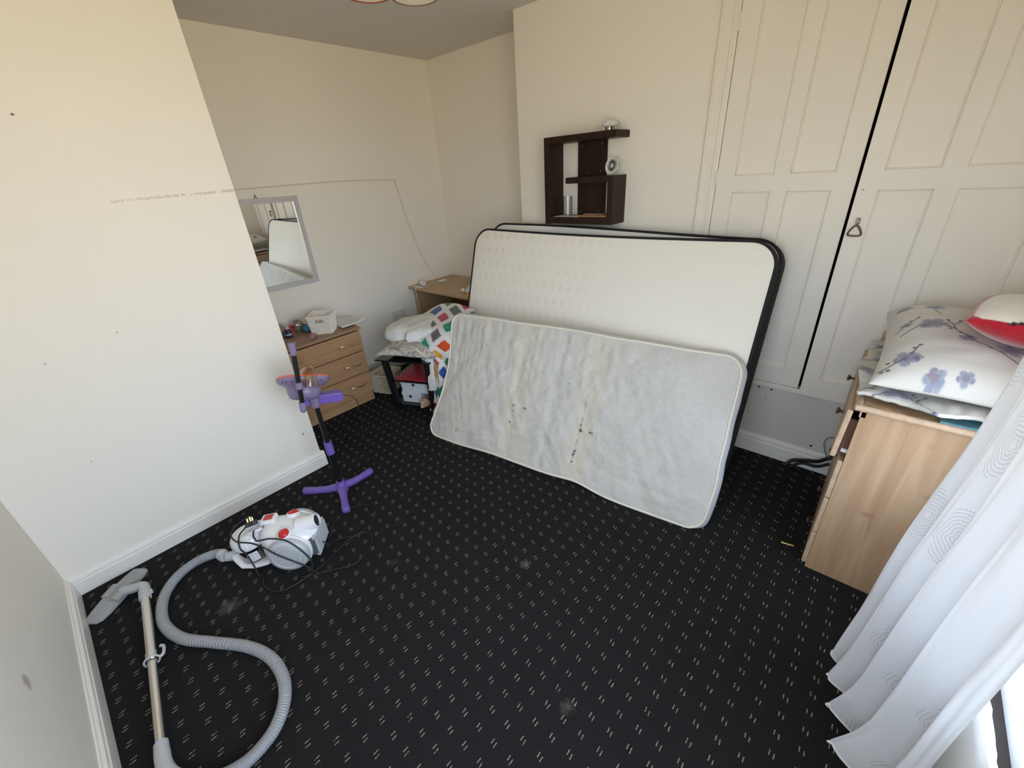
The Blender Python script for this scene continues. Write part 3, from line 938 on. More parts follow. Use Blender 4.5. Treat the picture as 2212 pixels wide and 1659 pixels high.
def paint_single(x, y):
    c = [0.57, 0.55, 0.51]
    k = 1 + 0.05 * nz(x * 5, y * 5, 9) + 0.05 * nz(x * 60, y * 60, 2)
    c = [v * k for v in c]
    # yellowed vertical bands where the slats pressed
    for (xc, wd, am) in ((0.66, 0.075, 0.8), (0.78, 0.03, 0.4), (1.15, 0.07, 0.95), (0.30, 0.05, 0.45)):
        f = math.exp(-((x - xc - 0.02 * nz(y * 6, xc, 1)) / wd) ** 2) * am * (0.55 + 0.6 * nz(x * 9, y * 5, 3) + 0.2)
        f = min(max(f, 0), 1) * 0.75
        c = [v * (1 - f) + w_ * f for v, w_ in zip(c, (0.64, 0.58, 0.44))]
    # thread streaks
    f = sstep(0.10, 0.5, nz(x * 55, y * 6, 7)) * math.exp(-((x - 0.71) / 0.10) ** 2) * 0.35
    c = [v * (1 - f) + w_ * f for v, w_ in zip(c, (0.70, 0.67, 0.55))]
    for (sx, sy, r) in SPOTS:
        d = math.hypot((x - sx), (y - sy) * 0.8)
        if d < r * 2:
            f = sstep(r * 1.3, r * 0.5, d + 0.35 * r * nz(x * 200, y * 200, 3)) * 0.92
            c = [v * (1 - f) + 0.045 * f for v in c]
    # black mould streak
    if 0.11 < y < 0.53:
        xs = 1.132 + 0.008 * nz(y * 18, 1, 1) + 0.02 * (y - 0.3)
        w = 0.0045 * (0.5 + max(0, nz(y * 22, 5, 2)) * 2.2)
        f = sstep(w * 1.6, w * 0.4, abs(x - xs)) * (0.72 if 0.15 < y < 0.33 else 0.35) * sstep(-0.25, 0.25, nz(y * 30, 9, 9) + 0.1)
        c = [v * (1 - f) + 0.06 * f for v in c]
    return c


def wr_single(x, y):
    v = 0.006 * nz(x * 2.2, y * 2.2, 5)
    v += 0.0040 * (abs(nz(x * 4 + y * 3.5, y * 7 - x * 2.0, 1)) - 0.2) * 1.2
    v += 0.0050 * nz(x * 24, y * 2.0, 8) * sstep(0.30, 0.85, y) * sstep(1.7, 1.0, x)
    v += 0.0040 * nz((x - y * 0.8) * 9, (x * 0.8 + y) * 2.5, 6)
    v += 0.0050 * nz(x * 2.5, y * 15, 11) * sstep(0.9, 1.4, x) * sstep(0.5, 0.2, y)
    v += 0.0016 * nz(x * 30, y * 30, 6)
    for (xc, wd) in ((0.66, 0.05), (1.15, 0.05), (0.93, 0.03)):
        v += 0.004 * math.exp(-((x - xc) / wd) ** 2)
    v += 0.0035 * (abs(nz(x * 3.2 - y * 5.0, x * 1.5 + y * 2.2, 31)) ** 0.7 - 0.3)
    v += 0.0030 * nz((x + y * 0.5) * 16, (y - x * 0.5) * 3.5, 41)
    return v * 2.1


def warp_single(x, y):
    L, W = 1.875, 0.885
    wx = 0.062 * math.exp(-x / 0.20) * max(0.0, math.sin(PI * min(y / W, 1))) ** 1.2
    wy = 0.0
    b_ = math.exp(-y / 0.12)
    wy += b_ * (0.020 * sstep(0.25, 0.6, x) * sstep(1.5, 1.0, x) + 0.018 * math.exp(-((x - 1.18) / 0.12) ** 2))
    t_ = math.exp(-(W - y) / 0.15)
    wy += t_ * (0.004 * nz(x * 4, 3, 3) + 0.010 * math.exp(-((x - 0.9) / 0.25) ** 2))
    wx += 0.010 * math.exp(-(L - x) / 0.1) * nz(y * 6, 1, 7)
    wd = -0.018 * math.sin(PI * x / L) * math.exp(-y / 0.2) + 0.010 * nz(x * 1.2, y * 1.2, 21)
    return wx, wy, wd


fr3 = mframe(-2.20, 1.455, 0.129, 0.50)
sgl = thing('single_mattress', 'stained grey single mattress with cream piping leaning in front of the white one', 'mattress', fr3[0])
m_sideband = plain('pale side ticking', (0.60, 0.61, 0.63), 0.9, bump=0.5, bscale=40, bdist=0.004)
m_pipe = plain('cream piping', (0.78, 0.74, 0.62), 0.8, bump=0.3, bscale=60, bdist=0.002)
mattress(sgl, fr3, 1.875, 0.885, 0.100, 0.095, 400, 200, warp_single, 0.012, wr_single, paint_single, (m_tick, m_sideband, m_pipe), 0.0062, ('cover', 'border'), 0.024)

# ------------------------------------------------------------------ beech chest of drawers behind the chimney breast
CX0, CX1, CY0, CY1, CH = -3.385, -3.00, 0.835, 1.525, 0.640
ch = thing('chest_of_drawers', 'beech three-drawer chest in the alcove below the mirror', 'chest of drawers', ((CX0 + CX1) / 2, (CY0 + CY1) / 2, 0))
mb = MB().box(CX0, CX1, CY0, CY0 + 0.018, 0, CH - 0.018).box(CX0, CX1, CY1 - 0.018, CY1, 0, CH - 0.018).box(CX0, CX0 + 0.01, CY0, CY1, 0, CH - 0.018).box(CX0, CX1 - 0.02, CY0, CY1, 0.05, 0.06)
build('body', mb, m_oak, ch)
build('plinth', MB().box(CX1 - 0.025, CX1 - 0.004, CY0 + 0.018, CY1 - 0.018, 0, 0.085), m_oak, ch)
build('top', MB().box(CX0, CX1 + 0.014, CY0 - 0.012, CY1 + 0.014, CH - 0.018, CH), m_oaktop, ch, bevel=0.004)
for z0, z1 in ((0.452, 0.614), (0.270, 0.446), (0.090, 0.264)):
    d = build('drawer', MB().box(CX1 - 0.002, CX1 + 0.014, CY0 + 0.004, CY1 - 0.003, z0, z1), m_oak, ch, bevel=0.002)
    for yc in (1.396, 0.975):
        zc = z0 + (z1 - z0) * 0.50
        pts = []
        for k in range(17):
            t = k / 16
            pts.append((CX1 + 0.014 + 0.024 * math.sin(PI * t) ** 0.6, yc - 0.072 + 0.144 * t, zc + 0.006 * math.sin(2 * PI * t)))
        rad = [0.0062 - 0.003 * math.sin(PI * k / 16) ** 2 for k in range(17)]
        build('handle', MB().tube(pts, rad, n=10), m_chrome, d)

# items on the chest
bk = thing('wicker_basket', 'small white woven basket with a handle hole on the beech chest', 'basket', (-3.145, 1.325, CH), R(-40))


def basket(root, w0, d0, w1, d1, h, mat, hole=True, slats=True):
    """tapered open box in local coordinates: long side along Y faces +X"""
    def q(x, y, z):
        t = z / h
        return Vector(((d0 + (d1 - d0) * t) * x, (w0 + (w1 - w0) * t) * y, z))
    mb = MB()
    th = 0.006
    corners = [(-.5, -.5), (.5, -.5), (.5, .5), (-.5, .5)]
    # strands: interwoven vertical ribs
    for s in range(4):
        a, b_ = corners[s], corners[(s + 1) % 4]
        nst = 11 if s % 2 else 9
        for k in range(nst):
            t = (k + 0.5) / nst
            x, y = a[0] + (b_[0] - a[0]) * t, a[1] + (b_[1] - a[1]) * t
            hole_here = hole and s == 1 and 0.30 < t < 0.70
            for zz in range(14):
                z0 = h * zz / 14; z1 = h * (zz + 1) / 14
                if hole_here and 0.66 * h < (z0 + z1) / 2 < 0.86 * h: continue
                off = 0.0022 * (1 if (zz + k) % 2 else -1)
                nx, ny = (b_[1] - a[1]), -(b_[0] - a[0])
                p0 = q(x, y, z0) + Vector((nx, ny, 0)) * off
                p1 = q(x, y, z1) + Vector((nx, ny, 0)) * off
                mb.tube([p0, p1], (w0 if s % 2 else d0) / nst * 0.52, n=6, flat=0.45)
    for z, r in ((0.004, 0.006), (h, 0.0065)):
        loop = [q(x, y, z) for x, y in corners]
        pts = []
        for i in range(4):
            for k in range(6):
                pts.append(loop[i].lerp(loop[(i + 1) % 4], k / 6))
        mb.tube(pts, r, n=6, closed=True)
    mb2 = MB().add([q(x, y, 0.003) for x, y in corners], [(0, 1, 2, 3)])
    body = build('basket_body', mb, mat, root, world=False)
    build('base', mb2, mat, root, world=False, thick=0.003)
    # thin lining behind the strands
    mb3 = MB()
    sc_ = 0.93
    for s in range(4):
        a, b_ = corners[s], corners[(s + 1) % 4]
        if hole and s == 1:
            for (t0, t1, f0, f1) in ((0, 1, 0, .66), (0, 1, .86, 1), (0, .3, .66, .86), (.7, 1, .66, .86)):
                mb3.add([q((a[0] + (b_[0] - a[0]) * t) * sc_, (a[1] + (b_[1] - a[1]) * t) * sc_, h * f) for t, f in ((t0, f0), (t1, f0), (t1, f1), (t0, f1))], [(0, 1, 2, 3)])
        else:
            mb3.add([q(a[0] * sc_, a[1] * sc_, 0), q(b_[0] * sc_, b_[1] * sc_, 0), q(b_[0] * sc_, b_[1] * sc_, h), q(a[0] * sc_, a[1] * sc_, h)], [(0, 1, 2, 3)])
    build('lining', mb3, mat, root, world=False, thick=0.002)


m_wicker = plain('white painted wicker', (0.80, 0.75, 0.66), 0.6, amt=0.15, scale=60)
basket(bk, 0.140, 0.130, 0.165, 0.180, 0.138, m_wicker)

mb = MB()
P = []
for j in range(15):
    row = []
    for i in range(15):
        s, t = i / 14, j / 14
        x = -3.345 + 0.29 * s; y = 1.455 + 0.20 * t - 0.03 * s
        z = CH + 0.012 + 0.016 * (1 - 4 * (s - .5) ** 2) * 0 + 0.010 * sstep(.6, 1, s) + 0.012 * sstep(0.6, 1, t) * s - 0.012 * sstep(.4, 1, t) * (1 - s)
        row.append(Vector((x, y, z)))
    P.append(row)
tag(build('paper_stack', MB().grid(P), m_paper, thick=0.010), 'curled stack of white papers at the back corner of the beech chest', 'papers')
mb = MB().box(0, 0.012, 0, 0.22, 0, 0.24, Matrix.Translation((-3.35, 1.555, 0.375)) @ Matrix.Rotation(R(-90), 4, 'Z') @ Matrix.Translation((0, 0, 0)))
Mm = Matrix.Translation((-3.10, 1.545, 0.33)) @ Matrix.Rotation(R(4), 4, 'Z')
mb = MB()
for k in range(3):
    mb.box(-0.25, 0.0 - 0.012 * k, 0.0 + 0.012 * k, 0.008 + 0.012 * k, 0.0 + 0.03 * k, 0.27 + 0.012 * k, Mm)
mg = build('magazine_rack_papers', mb, m_paper, bevel=0.001)
mg.name = 'magazine'
tag(mg, 'white printed magazines hanging between the beech chest and the wall', 'magazine')
mb = MB()
for k in range(7):
    mb.box(-0.02, -0.006, -0.0012, 0.0, 0.03 + 0.03 * k, 0.048 + 0.03 * k, Mm)
build('print', mb, plain('grey print', (0.25, 0.25, 0.27), 0.7), mg)
sp = build('plush_egg', MB().ellipsoid((-3.25, 1.238, CH + 0.028), 0.034, 0.03, 0.028), m_blue)
tag(sp, 'teal blue egg-shaped plush next to the white basket', 'toy')
# pink sunglasses
o = thing('sunglasses', 'clear pink toy sunglasses at the front of the beech chest', 'sunglasses', (-3.075, 1.20, CH), R(50))
mb = MB()
for s in (-1, 1):
    mb.lathe([(0.020, 0.012), (0.018, 0.014), (0.0, 0.016)], Matrix.Translation((0.0, s * 0.026, 0.006)) @ Matrix.Rotation(R(18), 4, 'Y'), n=18)
build('lens', mb, m_pink, o, world=False)
mb = MB()
for s in (-1, 1):
    mb.tube([Vector((0.020 * math.cos(a), s * 0.026 + 0.021 * math.sin(a), 0.019 - 0.3 * 0.02 * math.cos(a))) for a in [2 * PI * i / 16 for i in range(16)]], 0.0022, n=6, closed=True)
    mb.tube([(0.018, s * 0.045, 0.014), (-0.04, s * 0.046, 0.008), (-0.065, s * 0.040, 0.002)], 0.0018, n=6)
build('frame', mb, plain('dusky pink plastic', (0.42, 0.22, 0.22), 0.3), o, world=False)
o = thing('bottle', 'small navy bottle with a pale cap lying on the beech chest', 'bottle', (-3.25, 1.10, CH), R(20))
mb = MB().lathe([(0.0, 0.0), (0.020, 0.0), (0.022, 0.006), (0.022, 0.05), (0.014, 0.062), (0.010, 0.066)], n=20)
build('bottle_body', mb, m_navy, o, world=False)
build('cap', MB().lathe([(0.012, 0.066), (0.012, 0.085), (0.0, 0.086)], n=16), plain('pale cap', (0.6, 0.5, 0.4), 0.5), o, world=False)
build('band', MB().lathe([(0.0225, 0.02), (0.0225, 0.032)], n=20), plain('pale label', (0.5, 0.48, 0.45), 0.5), o, world=False)


def wrap(name, c, rx, ry, rz, seed, mat):
    mb = MB()
    P = []
    for j in range(17):
        row = []
        for i in range(28):
            th = PI * j / 16; ph = 2 * PI * i / 28
            d = Vector((math.sin(th) * math.cos(ph), math.sin(th) * math.sin(ph), math.cos(th)))
            k = 1 + 0.22 * nz(d.x * 2 + seed, d.y * 2, d.z * 2) + 0.07 * nz(d.x * 7 + seed, d.y * 7, d.z * 7)
            p = Vector((c[0] + d.x * rx * k, c[1] + d.y * ry * k, max(c[2] + d.z * rz * k, CH + 0.001)))
            row.append(p)
        P.append(row)
    mb.grid(P, closed_u=True)
    return mb


w1 = build('gift_bag', wrap('gift_bag', (-3.300, 1.200, CH + 0.055), 0.05, 0.055, 0.052, 3, m_clear), m_clear)
tag(w1, 'clear wrapped gift bag tied with a red bow behind the plush egg', 'bag')
mb = MB()
for k, (dy, dz) in enumerate(((-0.02, 0.03), (0.0, 0.035), (0.015, 0.0), (-0.012, -0.028), (0.0, -0.034))):
    mb.tube(smooth_path([(-3.292, 1.145, CH + 0.05), (-3.278, 1.145 + dy * .7, CH + 0.05 + dz * .7), (-3.282, 1.145 + dy * 1.1, CH + 0.05 + dz)], 5), [0.004] * 5 + [0.006] * 5 + [0.003], n=6, flat=0.4)
build('bow', mb, plain('red ribbon', (0.55, 0.02, 0.06), 0.4), w1)
w2 = build('gift_bag', MB().ellipsoid((-3.30, 1.235, CH + 0.03), 0.025, 0.03, 0.025), plain('brown sweets', (0.14, 0.09, 0.06), 0.6))
w2.name = 'pot_pourri'
tag(w2, 'small brown lump of sweets inside the clear wrapped gift bag', 'sweets')
w3 = build('gift_bag', wrap('x', (-3.325, 1.06, CH + 0.05), 0.05, 0.07, 0.05, 9, m_clear), m_clear)
tag(w3, 'clear wrapped gift bag with shiny gold trim next to the chimney corner', 'bag')
build('trim', MB().tube(smooth_path([(-3.270, 1.03, CH + 0.052), (-3.268, 1.055, CH + 0.062), (-3.268, 1.08, CH + 0.058), (-3.270, 1.105, CH + 0.060)], 5), 0.004, n=6), m_brass, w3)
tag(build('teal_charm', MB().ellipsoid((-3.29, 1.075, CH + 0.018), 0.03, 0.022, 0.018), plain('dark teal', (0.03, 0.10, 0.09), 0.4)), 'dark teal lump in front of the gold-trimmed gift bag', 'ornament')
tag(build('key', MB().tube([(-3.10, 1.405, CH + 0.004), (-3.15, 1.46, CH + 0.004)], 0.003, n=6).ellipsoid((-3.095, 1.40, CH + 0.004), 0.009, 0.007, 0.003), m_chrome), 'small silver key on the chest beside the basket', 'key')

# mirror
mr = thing('wall_mirror', 'rectangular mirror in a silver-grey frame hanging on the alcove wall', 'mirror', (XA, 1.23, 0.97))
my0, my1, mz0, mz1 = 0.985, 1.495, 0.965, 1.592
fwid = 0.036
mb = MB().box(XA, XA + 0.018, my0, my1, mz0, mz0 + fwid).box(XA, XA + 0.018, my0, my1, mz1 - fwid, mz1).box(XA, XA + 0.018, my0, my0 + fwid, mz0 + fwid, mz1 - fwid).box(XA, XA + 0.018, my1 - fwid, my1, mz0 + fwid, mz1 - fwid)
build('frame', mb, m_frame, mr)
build('mirror_glass', MB().box(XA + 0.003, XA + 0.010, my0 + fwid - .004, my1 - fwid + .004, mz0 + fwid - .004, mz1 - fwid + .004), m_mirror, mr)
mb = MB().tube([(XA + 0.006, 1.205, 1.592), (XA + 0.008, 1.215, 1.612), (XA + 0.006, 1.225, 1.592)], 0.0025, n=6).cyl((XA, 1.215, 1.612), (XA + 0.014, 1.215, 1.612), 0.004, n=8)
build('hook', mb, m_bronze, mr)

# socket
so = thing('wall_socket', 'double white wall socket on the alcove wall beside the desk', 'socket', (XA, 2.175, 0.5))
build('plate', MB().box(XA, XA + 0.016, 2.09, 2.25, 0.452, 0.545), m_white, so, bevel=0.003)
for yc in (2.13, 2.21):
    mb = MB()
    for dy, dz in ((0, 0.012), (-0.012, -0.008), (0.012, -0.008)):
        mb.box(XA + 0.016, XA + 0.0165, yc + dy - 0.003, yc + dy + 0.003, 0.492 + dz - 0.003, 0.492 + dz + 0.003)
    build('pin_holes', mb, m_black, so)
for yc in (2.148, 2.192):
    build('switch', MB().box(XA + 0.016, XA + 0.019, yc - 0.006, yc + 0.006, 0.518, 0.536), m_white, so)

# ------------------------------------------------------------------ desk in the corner
DZ = 0.735
dk = thing('desk', 'light wood desk in the far alcove corner', 'desk', (-2.90, 2.6, 0))
build('desk_top', MB().box(XA + 0.005, -2.42, 2.325, YFA - 0.02, DZ - 0.025, DZ), m_desk, dk, bevel=0.004)
build('side_panel', MB().box(XA + 0.045, XA + 0.065, 2.36, YFA - 0.04, 0, DZ - 0.025), m_desk, dk)
build('side_panel', MB().box(-2.565, -2.545, 2.36, YFA - 0.04, 0, DZ - 0.025), m_desk, dk)
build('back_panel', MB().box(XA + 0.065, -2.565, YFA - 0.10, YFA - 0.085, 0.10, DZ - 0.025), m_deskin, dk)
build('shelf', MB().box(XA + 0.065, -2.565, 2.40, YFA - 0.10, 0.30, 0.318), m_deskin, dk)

ad = thing('plug_adapter', 'white plug adapter standing on the left end of the desk', 'plug', (-3.30, 2.42, DZ))
build('adapter_body', MB().box(-0.03, 0.03, -0.02, 0.02, 0, 0.04).box(-0.005, 0.03, -0.028, -0.02, 0.008, 0.05), m_white, ad, world=False, bevel=0.004)
build('pin', MB().box(-0.018, -0.010, -0.021, -0.0205, 0.018, 0.028), m_black, ad, world=False)
ad = thing('cable_block', 'flat white charger block hanging over the desk front edge', 'charger', (-3.26, 2.345, DZ))
build('charger_body', MB().box(-0.075, 0.045, -0.014, 0.018, 0, 0.010), m_white, ad, world=False, bevel=0.003)
build('cord', MB().tube(smooth_path([(-0.02, -0.012, 0.004), (-0.018, -0.030, -0.02), (-0.015, -0.026, -0.12), (0.0, -0.03, -0.22), (0.02, -0.03, -0.30), (0.012, -0.03, -0.36)], 8), 0.0026, n=6), m_cable, ad, world=False)
ad = thing('charger', 'small white charger near the back of the desk by the wall cable', 'charger', (-3.26, 2.63, DZ))
build('charger_body', MB().box(-0.02, 0.02, -0.045, 0.045, 0, 0.012), m_white, ad, world=False, bevel=0.003)
build('cord', MB().tube(smooth_path([(0.0, -0.045, 0.006), (0.02, -0.10, 0.004), (0.0, -0.15, 0.004), (0.06, -0.22, 0.004), (0.03, -0.26, 0.004)], 8), 0.0022, n=6), m_cable, ad, world=False)


def cushion(mb, c, w, d, h, rz=0, tilt=None, n=40, m_=30, seed=0, wr=0.006, pinch=0.10, sag=1.0, px=2.6, zmin=None, edge=0.0):
    """returns (u,v) per vertex"""
    M = Matrix.Translation(Vector(c)) @ Matrix.Rotation(rz, 4, 'Z')
    if tilt: M = M @ tilt
    uv = []
    for side in (1, -1):
        P = []
        for j in range(m_):
            row = []
            for i in range(n):
                s = -1 + 2 * i / (n - 1); t = -1 + 2 * j / (m_ - 1)
                x = w / 2 * s * (1 - pinch * (1 - t * t) ** 1 * abs(s) ** 3 * 0.6)
                y = d / 2 * t * (1 - pinch * (1 - s * s) ** 1 * abs(t) ** 3 * 0.6)
                hh = h * ((1 - abs(s) ** px) * (1 - abs(t) ** px)) ** 0.5 * (1.0 if side > 0 else 0.35 * sag)
                k = (1 - s ** 8) * (1 - t ** 8)
                z = side * hh + wr * (nz(x * 7 + seed, y * 7, side) + 0.7 * nz(x * 18 + seed, y * 10, side)) * k
                p = M @ Vector((x, y, z))
                if zmin is not None: p.z = max(p.z, zmin)
                row.append(p)
                uv.append(((s + 1) / 2, (t + 1) / 2))
            P.append(row)
        if side < 0: P = [list(reversed(r)) for r in P]
        mb.grid(P)
    return uv


bag = thing('folded_bag', 'folded white cloth bag on the desk beside the black-edged mattress', 'bag', (-2.42, 2.52, DZ))
mb = MB(); cushion(mb, (-2.57, 2.55, DZ + 0.03), 0.34, 0.24, 0.075, rz=R(35), seed=3, zmin=DZ + 0.001)
build('bag_body', mb, m_whitecloth, bag)
build('tied_end', MB().ellipsoid((-2.745, 2.435, DZ + 0.018), 0.026, 0.018, 0.018), m_whitecloth, bag)
mb = MB(); cushion(mb, (-2.52, 2.385, DZ + 0.014), 0.18, 0.09, 0.030, rz=R(20), seed=8, wr=0.012, zmin=DZ + 0.001)
tag(build('orange_cloth', mb, m_orange), 'crumpled orange cloth on the desk front edge beside the mattress', 'cloth')

# ------------------------------------------------------------------ black glass side table
ta = R(24)
tb = thing('side_table', 'black three-tier side table with glass shelves between chest and mattresses', 'table', (-2.68, 1.52, 0), ta)
TW, TD, TZ = 0.375, 0.40, 0.44
build('table_top', MB().box(-0.09, TW, -0.02, TD, TZ - 0.010, TZ), m_tglass, tb, world=False, bevel=0.002)
build('shelf', MB().box(0.0, TW - 0.01, 0.0, TD, 0.255, 0.263), m_tglass, tb, world=False, bevel=0.002)
build('shelf', MB().box(0.0, TW - 0.01, 0.0, TD, 0.048, 0.056), m_tglass, tb, world=False, bevel=0.002)
for lx, ly in ((0.0, 0.0), (TW - 0.06, 0.0), (0.0, TD - 0.04), (TW - 0.06, TD - 0.04)):
    lean = -0.05 if lx == 0 and ly == 0 else 0.0
    vs = []
    mb = MB()
    for z, sh in ((0, 0), (TZ - 0.010, lean)):
        vs += [(lx + sh, ly, z), (lx + sh + 0.045, ly, z), (lx + sh + 0.045, ly + 0.035, z), (lx + sh, ly + 0.035, z)]
    mb.add(vs, [(3, 2, 1, 0), (4, 5, 6, 7), (0, 1, 5, 4), (1, 2, 6, 5), (2, 3, 7, 6), (3, 0, 4, 7)])
    build('leg', mb, m_black, tb, world=False, bevel=0.003)
TM = XF[tb.name]


def on_table(x, y, z): return TM @ Vector((x, y, z))


mb = MB(); mb.box(0.03, TW - 0.07, 0.02, 0.30, 0.2635, 0.270, TM)
tag(build('red_folder', mb, m_redcloth, bevel=0.002), 'red folder lying on the middle shelf of the black table', 'folder')
for k, (z0, h, ww, sh) in enumerate(((0.056, 0.088, 0.165, 0.050), (0.144, 0.100, 0.240, 0.055))):
    b_ = thing('shoe_box', ('lower white shoe box on the bottom shelf of the black table', 'upper white shoe box with a finger hole, stacked under the red folder')[k], 'box', on_table(sh + ww / 2, 0.16, z0), ta, 'white shoe boxes')
    build('box_body', MB().box(-ww / 2, ww / 2, -0.11, 0.12, 0, h - 0.030), m_card, b_, world=False, bevel=0.002)
    build('lid', MB().box(-ww / 2 - 0.004, ww / 2 + 0.004, -0.114, 0.124, h - 0.030, h), m_card, b_, world=False, bevel=0.002)
    build('finger_hole', MB().lathe([(0.0, 0), (0.012, 0.0005)], Matrix.Translation((-0.01, -0.1145, h - 0.030 if k else h - 0.036)) @ Matrix.Rotation(R(90), 4, 'X'), n=16), m_black, b_, world=False)


def shoe(label, pos, rz, L=0.19):
    s = thing('shoe', label, 'shoe', pos, rz, 'tan slip-on shoes')
    mb = MB()
    P = []
    for j in range(9):
        z = [0, 0.004, 0.012, 0.02, 0.03, 0.038, 0.042, 0.040, 0.036][j]
        k = [0.92, 1.0, 1.0, 0.98, 0.95, 0.92, 0.88, 0.84, 0.80][j]
        row = []
        for i in range(28):
            a = 2 * PI * i / 28
            y = L / 2 * math.sin(a) * k
            wv = (0.034 + 0.006 * math.sin(a + 0.6)) * k * (1 - 0.18 * sstep(0, -1, math.sin(a)))
            row.append(Vector((wv * math.cos(a), y, z + (0.018 * sstep(0.0, -1, math.sin(a)) if j > 4 else 0) + (0.010 * sstep(0.2, 1, math.sin(a)) if j > 4 else 0))))
        P.append(row)
    mb.grid(P, closed_u=True)
    mb.add([P[0][i] for i in range(28)], [tuple(reversed(range(28)))])
    build('upper', mb, m_tan, s, world=False)
    row = [p * 0.93 for p in P[3]]
    mi_ = MB().add([Vector((p.x, p.y, 0.022)) for p in row], [tuple(range(28))], True)
    build('insole', mi_, m_tanin, s, world=False)
    # vamp covering the toe
    V = []
    for j in range(8):
        rowv = []
        for i in range(13):
            a = PI * i / 12
            t = j / 7
            yv = -L / 2 * 0.86 + 0.055 * t
            wv = 0.031 * (0.62 + 0.38 * t ** 0.6)
            rowv.append(Vector((wv * math.cos(a), yv - 0.006 * math.sin(a), 0.040 + 0.020 * math.sin(a) * (0.5 + 0.5 * t))))
        V.append(rowv)
    build('vamp', MB().grid(V), m_tan, s, world=False, thick=0.002)
    return s


p = on_table(0.268, 0.060, 0.056); shoe('tan slip-on shoe at the front right of the bottom table shelf', p, ta + R(-10))
p = on_table(0.262, 0.300, 0.056); shoe('second tan shoe behind the front one on the bottom table shelf', p, ta + R(-25))

# grey marbled cushion on the table
m_marble, nt, b_ = newmat('grey marbled print')
tc = nt.nodes.new('ShaderNodeTexCoord'); n1 = nt.nodes.new('ShaderNodeTexNoise')
n1.inputs['Scale'].default_value = 14; n1.inputs['Detail'].default_value = 5; n1.inputs['Distortion'].default_value = 2.2
rp = nt.nodes.new('ShaderNodeValToRGB')
rp.color_ramp.elements[0].position = 0.30; rp.color_ramp.elements[0].color = (0.16, 0.15, 0.16, 1)
rp.color_ramp.elements[1].position = 0.62; rp.color_ramp.elements[1].color = (0.62, 0.58, 0.50, 1)
e = rp.color_ramp.elements.new(0.44); e.color = (0.36, 0.33, 0.31, 1)
nt.links.new(tc.outputs['Object'], n1.inputs['Vector']); nt.links.new(n1.outputs['Fac'], rp.inputs[0]); nt.links.new(rp.outputs[0], b_.inputs['Base Color'])
b_.inputs['Roughness'].default_value = 0.7
mb = MB(); cc = on_table(0.185, 0.17, TZ + 0.045)
cushion(mb, cc, 0.50, 0.40, 0.085, rz=ta, seed=1, pinch=0.22, px=2.0, zmin=TZ + 0.001)
tag(build('cushion', mb, m_marble), 'grey marble-patterned cushion lying on the black table', 'cushion')

# big folded white duvet on the cushion


def blob(c, rx, ry, rz_, e, rot, seed, amp, n=56, m_=34):
    M = Matrix.Translation(Vector(c)) @ Matrix.Rotation(rot, 4, 'Z')
    P = []
    sg = lambda v: math.copysign(abs(v) ** e, v)
    for j in range(m_):
        th = -PI / 2 + PI * j / (m_ - 1)
        row = []
        for i in range(n):
            ph = 2 * PI * i / n
            ct = abs(math.cos(th)) ** e
            p = Vector((rx * ct * sg(math.cos(ph)), ry * ct * sg(math.sin(ph)), rz_ * math.copysign(abs(math.sin(th)) ** e, math.sin(th))))
            k = amp * (nz(p.x * 6 + seed, p.y * 6, p.z * 6) + 0.5 * nz(p.x * 16 + seed, p.y * 9, p.z * 20))
            p += p.normalized() * k
            row.append(M @ p)
        P.append(row)
    return MB().grid(P, closed_u=True)


mb = blob((-2.65, 1.88, 0.580), 0.27, 0.20, 0.078, 0.62, R(34), 5, 0.040)
dv = build('duvet', mb, m_fleece)
tag(dv, 'bulky folded white duvet on top of the grey cushion', 'duvet')
mb = MB()
cushion(mb, (-2.555, 1.715, 0.585), 0.12, 0.08, 0.055, rz=R(60), seed=15, wr=0.01, pinch=0.0, px=3, sag=2.5)
build('folded_corner', mb, m_fleece, dv)


def patch(rows, n=10):
    """smooth surface through a control net"""
    R1 = [smooth_path(r, n) for r in rows]
    W = len(R1[0])
    cols_ = [smooth_path([R1[j][i] for j in range(len(rows))], n) for i in range(W)]
    Hh = len(cols_[0])
    return [[cols_[i][j] for i in range(W)] for j in range(Hh)]


QC = [(0.03, 0.08, 0.33), (0.45, 0.02, 0.08), (0.02, 0.28, 0.17), (0.70, 0.34, 0.03), (0.02, 0.22, 0.05), (0.12, 0.12, 0.14), (0.60, 0.08, 0.02)]


def quilt_paint(u, v, cell):
    """diamond blocks of plain colour on white"""
    a = (u + v) / cell; b2 = (u - v) / cell
    ia, ib = math.floor(a), math.floor(b2)
    fa, fb = abs(a - ia - 0.5), abs(b2 - ib - 0.5)
    h_ = (ia * 7 + ib * 13) * 2654435761 % 97
    jx = 0.035 * nz(ia * 3.1 + 0.5, ib * 2.7, 1)
    if max(fa + jx, fb - jx) < 0.33 + 0.03 * nz(a * 2, b2 * 2, 3) and (h_ % 9) != 0:
        c = QC[h_ % 7]
        k = 1 + 0.35 * nz(u * 60, v * 60, 2)
        return [x * k for x in c]
    return [0.74, 0.73, 0.71]


